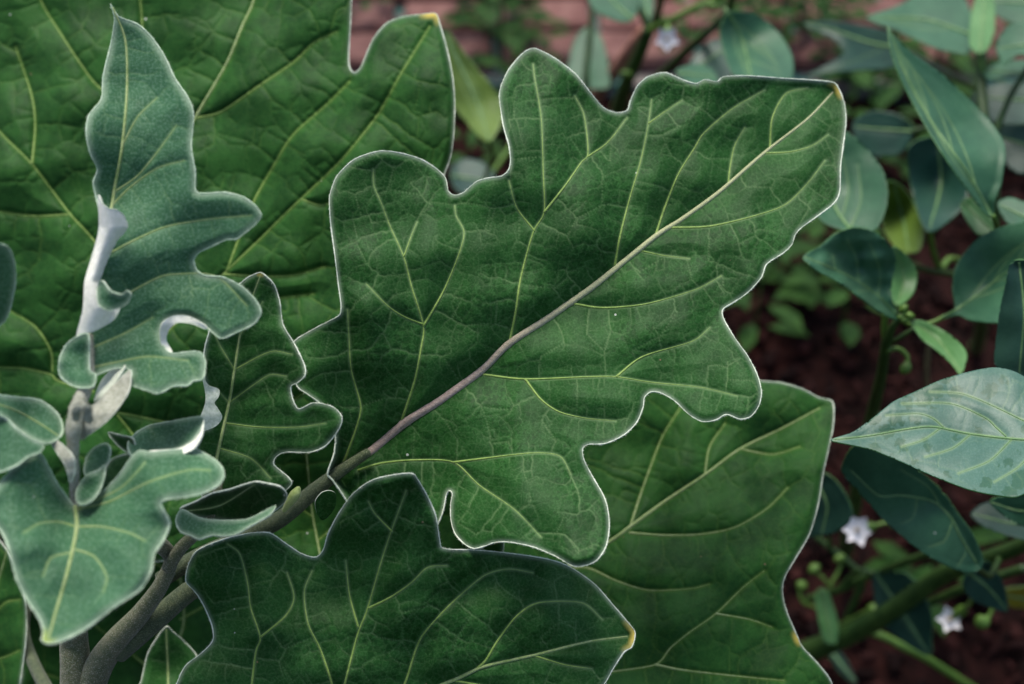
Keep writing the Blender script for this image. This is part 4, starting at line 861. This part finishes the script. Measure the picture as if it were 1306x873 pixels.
stem_px('branch', [(1330,60,.77,4),(1290,120,.78,4),(1262,190,.785,5)], PSTEM, pb); stem_px('branch', [(1164,168,.83,3),(1200,160,.82,3),(1256,170,.79,4)], PSTEM, pb)

# --- plant by the brick path
bx, by = pbase(778, 165)
pa = thing('pepper_plant', 'pepper plant with thick dark stem and one white flower beside the brick path', 'plant', (bx, by, 0), 'pepper plants in the bed')
o = [(927,17),(945,15),(961,17),(982,30),(996,45),(1008,65),(1012,80),(1010,100),(985,112),(955,112),(935,95),(925,72),(918,41)]
mp = [(925,12),(942,40),(952,70),(960,108)]
pleaf(pa, o, [(927,17,.80),(1008,65,.80),(960,112,.76),(918,41,.80),(955,60,.81)], mp, side_veins(mp, o, 3), PEP, 2., (2.4, .8), .6, seed=70, label='rounded sage green blade behind the top margin')
pleaf(pa, [(749,-20),(752,5),(765,18),(790,28),(806,26),(814,8),(812,-20)], [(749,-20,.98),(790,28,.94),(812,-20,.96)], [(806,24),(780,0),(770,-20)], (), PEP, seed=71)
pleaf(pa, [(722,110),(726,75),(732,52),(745,36),(760,38),(770,55),(776,85),(776,112)], [(722,110,1.15),(750,36,1.18),(776,112,1.14)], [(750,108),(750,70),(750,40)], (), PEP, seed=72, label='bluish blade behind an upright stem')
pleaf(pa, [(812,0),(826,-15),(834,0),(832,20),(826,32),(818,22)], [(812,0,1.0),(834,0,1.0),(826,32,.98)], [(826,30),(824,-10)], (), PEP, seed=73)
pleaf(pa, [(880,80),(893,62),(912,50),(930,55),(935,80),(930,100),(905,105),(885,98)], [(880,80,.92),(912,50,.93),(930,100,.90)], [(884,90),(925,62)], (), PEP_DARK, seed=74)
pleaf(pa, [(862,92),(875,84),(895,82),(910,90),(915,108),(885,112)], [(862,92,.84),(895,82,.85),(915,108,.83)], [(866,94),(910,98)], (), PEP, seed=75)
o = [(566,38),(580,52),(600,78),(622,103),(637,126),(641,150),(632,172),(622,182),(606,170),(590,150),(575,130),(560,90)]
pleaf(pa, o, [(566,38,.90),(637,126,.88),(622,182,.86),(575,130,.90),(605,110,.885)], [(566,40),(590,90),(612,140),(624,180)], side_veins([(566,40),(590,90),(612,140),(624,180)], o, 3), PEP_OLIVE, seed=76, label='olive green blade drooping between two big eggplant lobes')
pleaf(pa, [(575,215),(590,203),(612,205),(630,220),(625,245),(600,250),(580,240)], [(575,215,1.0),(630,220,1.0),(600,250,.98)], [(578,225),(625,232)], (), PEP_DARK, seed=77)
ground_stem('stem', [(827,38,.98,8),(815,70,1.0,8.5),(800,103,1.03,9),(789,136,1.08,9.5)], PSTEM, pa, .007, bx, by)
stem_px('branch', [(827,40,.98,5),(838,34,.97,5),(855,27,.96,5),(892,7,.95,4),(925,-5,.93,4)], PSTEML, pa)
stem_px('branch', [(829,40,.98,5),(822,24,.98,5),(812,6,.98,4),(806,-20,.98,4)], PSTEM, pa)
stem_px('branch', [(834,34,.975,5),(842,5,.96,5),(848,-25,.94,5)], PSTEM, pa)
stem_px('branch', [(935,-5,.84,4),(927,17,.86,5),(895,48,.93,5.5),(865,75,1.0,6),(830,110,1.06,6)], PSTEM, pa)
stem_px('branch', [(758,-10,1.1,4),(756,11,1.1,4),(751,60,1.1,4.2),(747,103,1.1,4.5),(755,140,1.12,5),(778,160,1.16,5)], PSTEM, pa)
stem_px('branch', [(566,38,.90,3),(552,70,.96,3.5),(570,140,1.05,4),(660,170,1.14,4),(760,165,1.16,5)], PSTEM, pa)
stem_px('petiole', [(624,180,.86,3),(628,200,.92,3),(620,230,1.0,3),(660,175,1.12,3)], PSTEML, pa)
flower(pa, 850, 50, .93, (.05, -.7, .4), .0088, [(848,22,.94),(852,30,.94),(852,38,.938)], 5)
bud(pa, [(890,10,.93),(902,4,.93),(908,6,.93),(908,12,.93)], .005); bud(pa, [(806,95,1.0),(800,92,1.0),(797,98,1.0)], .005)

# --- a reddish stake by that plant
def stake():
    P = np.array([pt(822,42,1.06), pt(795,78,1.12), pt(760,122,1.22)]); d = P[2]-P[1]; P = np.concatenate([P, [P[2]+d*((P[2][2]+.02)/-d[2])]])
    o = tube('garden_stake', resample(P, .02), .0060, plain('stake_wood', (.20, .075, .045), (.30, .13, .09), 60., .8), None, 8)
    tag(o, 'thin reddish wooden stake leaning by the thick pepper stem', 'stake')
stake()

# --- little weeds on the soil and along the path
def weeds():
    spots = [(960,425),(1000,352),(1022,378),(985,330),(1050,345),(1075,420),(930,60),(950,75),(1040,75),(1060,110),(1020,90),(1090,125),(1110,135),
             (1040,60),(640,60),(660,75),(620,80),(615,40),(680,100),(640,105),(470,40),(1000,60),(1075,55),(1180,130),(1190,110),(1205,140),(1100,210),(1150,215),(870,90),(1280,100),(1300,140),(1250,190),(655,140),(600,230),(1180,760)]
    proto = []
    for k in range(3):
        L_ = []
        for j in range(9+k):
            a = 2.4*j; h = .012+.004*j; r = .010+.010*random.random()
            l, w_ = .009+.006*random.random(), .006
            V = []
            for (u, v, z) in ((0, 0, 0), (.3, -.8, .12), (.3, .8, .12), (.7, -.85, .16), (.7, .85, .16), (1, 0, .05), (.5, 0, .02)):
                x, y = r*.7+l*u*2, w_*v; V.append([x*math.cos(a)-y*math.sin(a), x*math.sin(a)+y*math.cos(a), h+l*z*2])
            L_.append((np.array(V), np.array([[0, 1, 6], [0, 6, 2], [1, 3, 6], [6, 4, 2], [3, 5, 6], [6, 5, 4]]), a, h, r))
        proto.append(L_)
    wm = {}
    for i, (x, y) in enumerate(spots):
        z = float(ground_depth(x, y)); p = pt(x, y, z); k = i % 3
        on = float(p[1]) > 1.36
        if on: lab = 'green weed between the path bricks ' + ('by the olive drooping pepper leaf' if x < 700 else 'behind the rounded sage green pepper leaf')
        elif y > 300: lab = 'dim weed on the mulch between the eggplant lobe and the folded pepper leaf' if x < 1100 else 'weed under the hanging dark pepper leaf'
        elif x < 700: lab = 'dark weed on the soil between the two big eggplant lobes'
        elif x < 1150: lab = 'yellowish weed on the soil past the yellow tipped eggplant lobe'
        else: lab = 'weed deep under the bushy far pepper plant'
        t = thing('weed_seedling', lab, 'weed', (float(p[0]), float(p[1]), .02 if on else -.006), 'weeds: ' + lab.split(' ', 1)[1])
        t.rotation_euler[2] = random.uniform(0, 6.28); sc = random.uniform(.9, 1.7); t.scale = (sc, sc, sc)
        if k not in wm:
            wm[k] = [[]]
            P = np.array([[0, 0, -.004], [.001, 0, .02], [0, .001, .012+.004*len(proto[k])]])
            me = tube('stem', P, np.array([.0012, .001, .0006]), WEED, t, 6); lst = [me]
            for V, F, *_ in proto[k]: lst.append(mesh_obj('leaf', V, F, WEED, t))
            wm[k] = lst
        else:
            for q in wm[k]:
                c = q.copy(); COL.objects.link(c); c.parent = t
weeds()
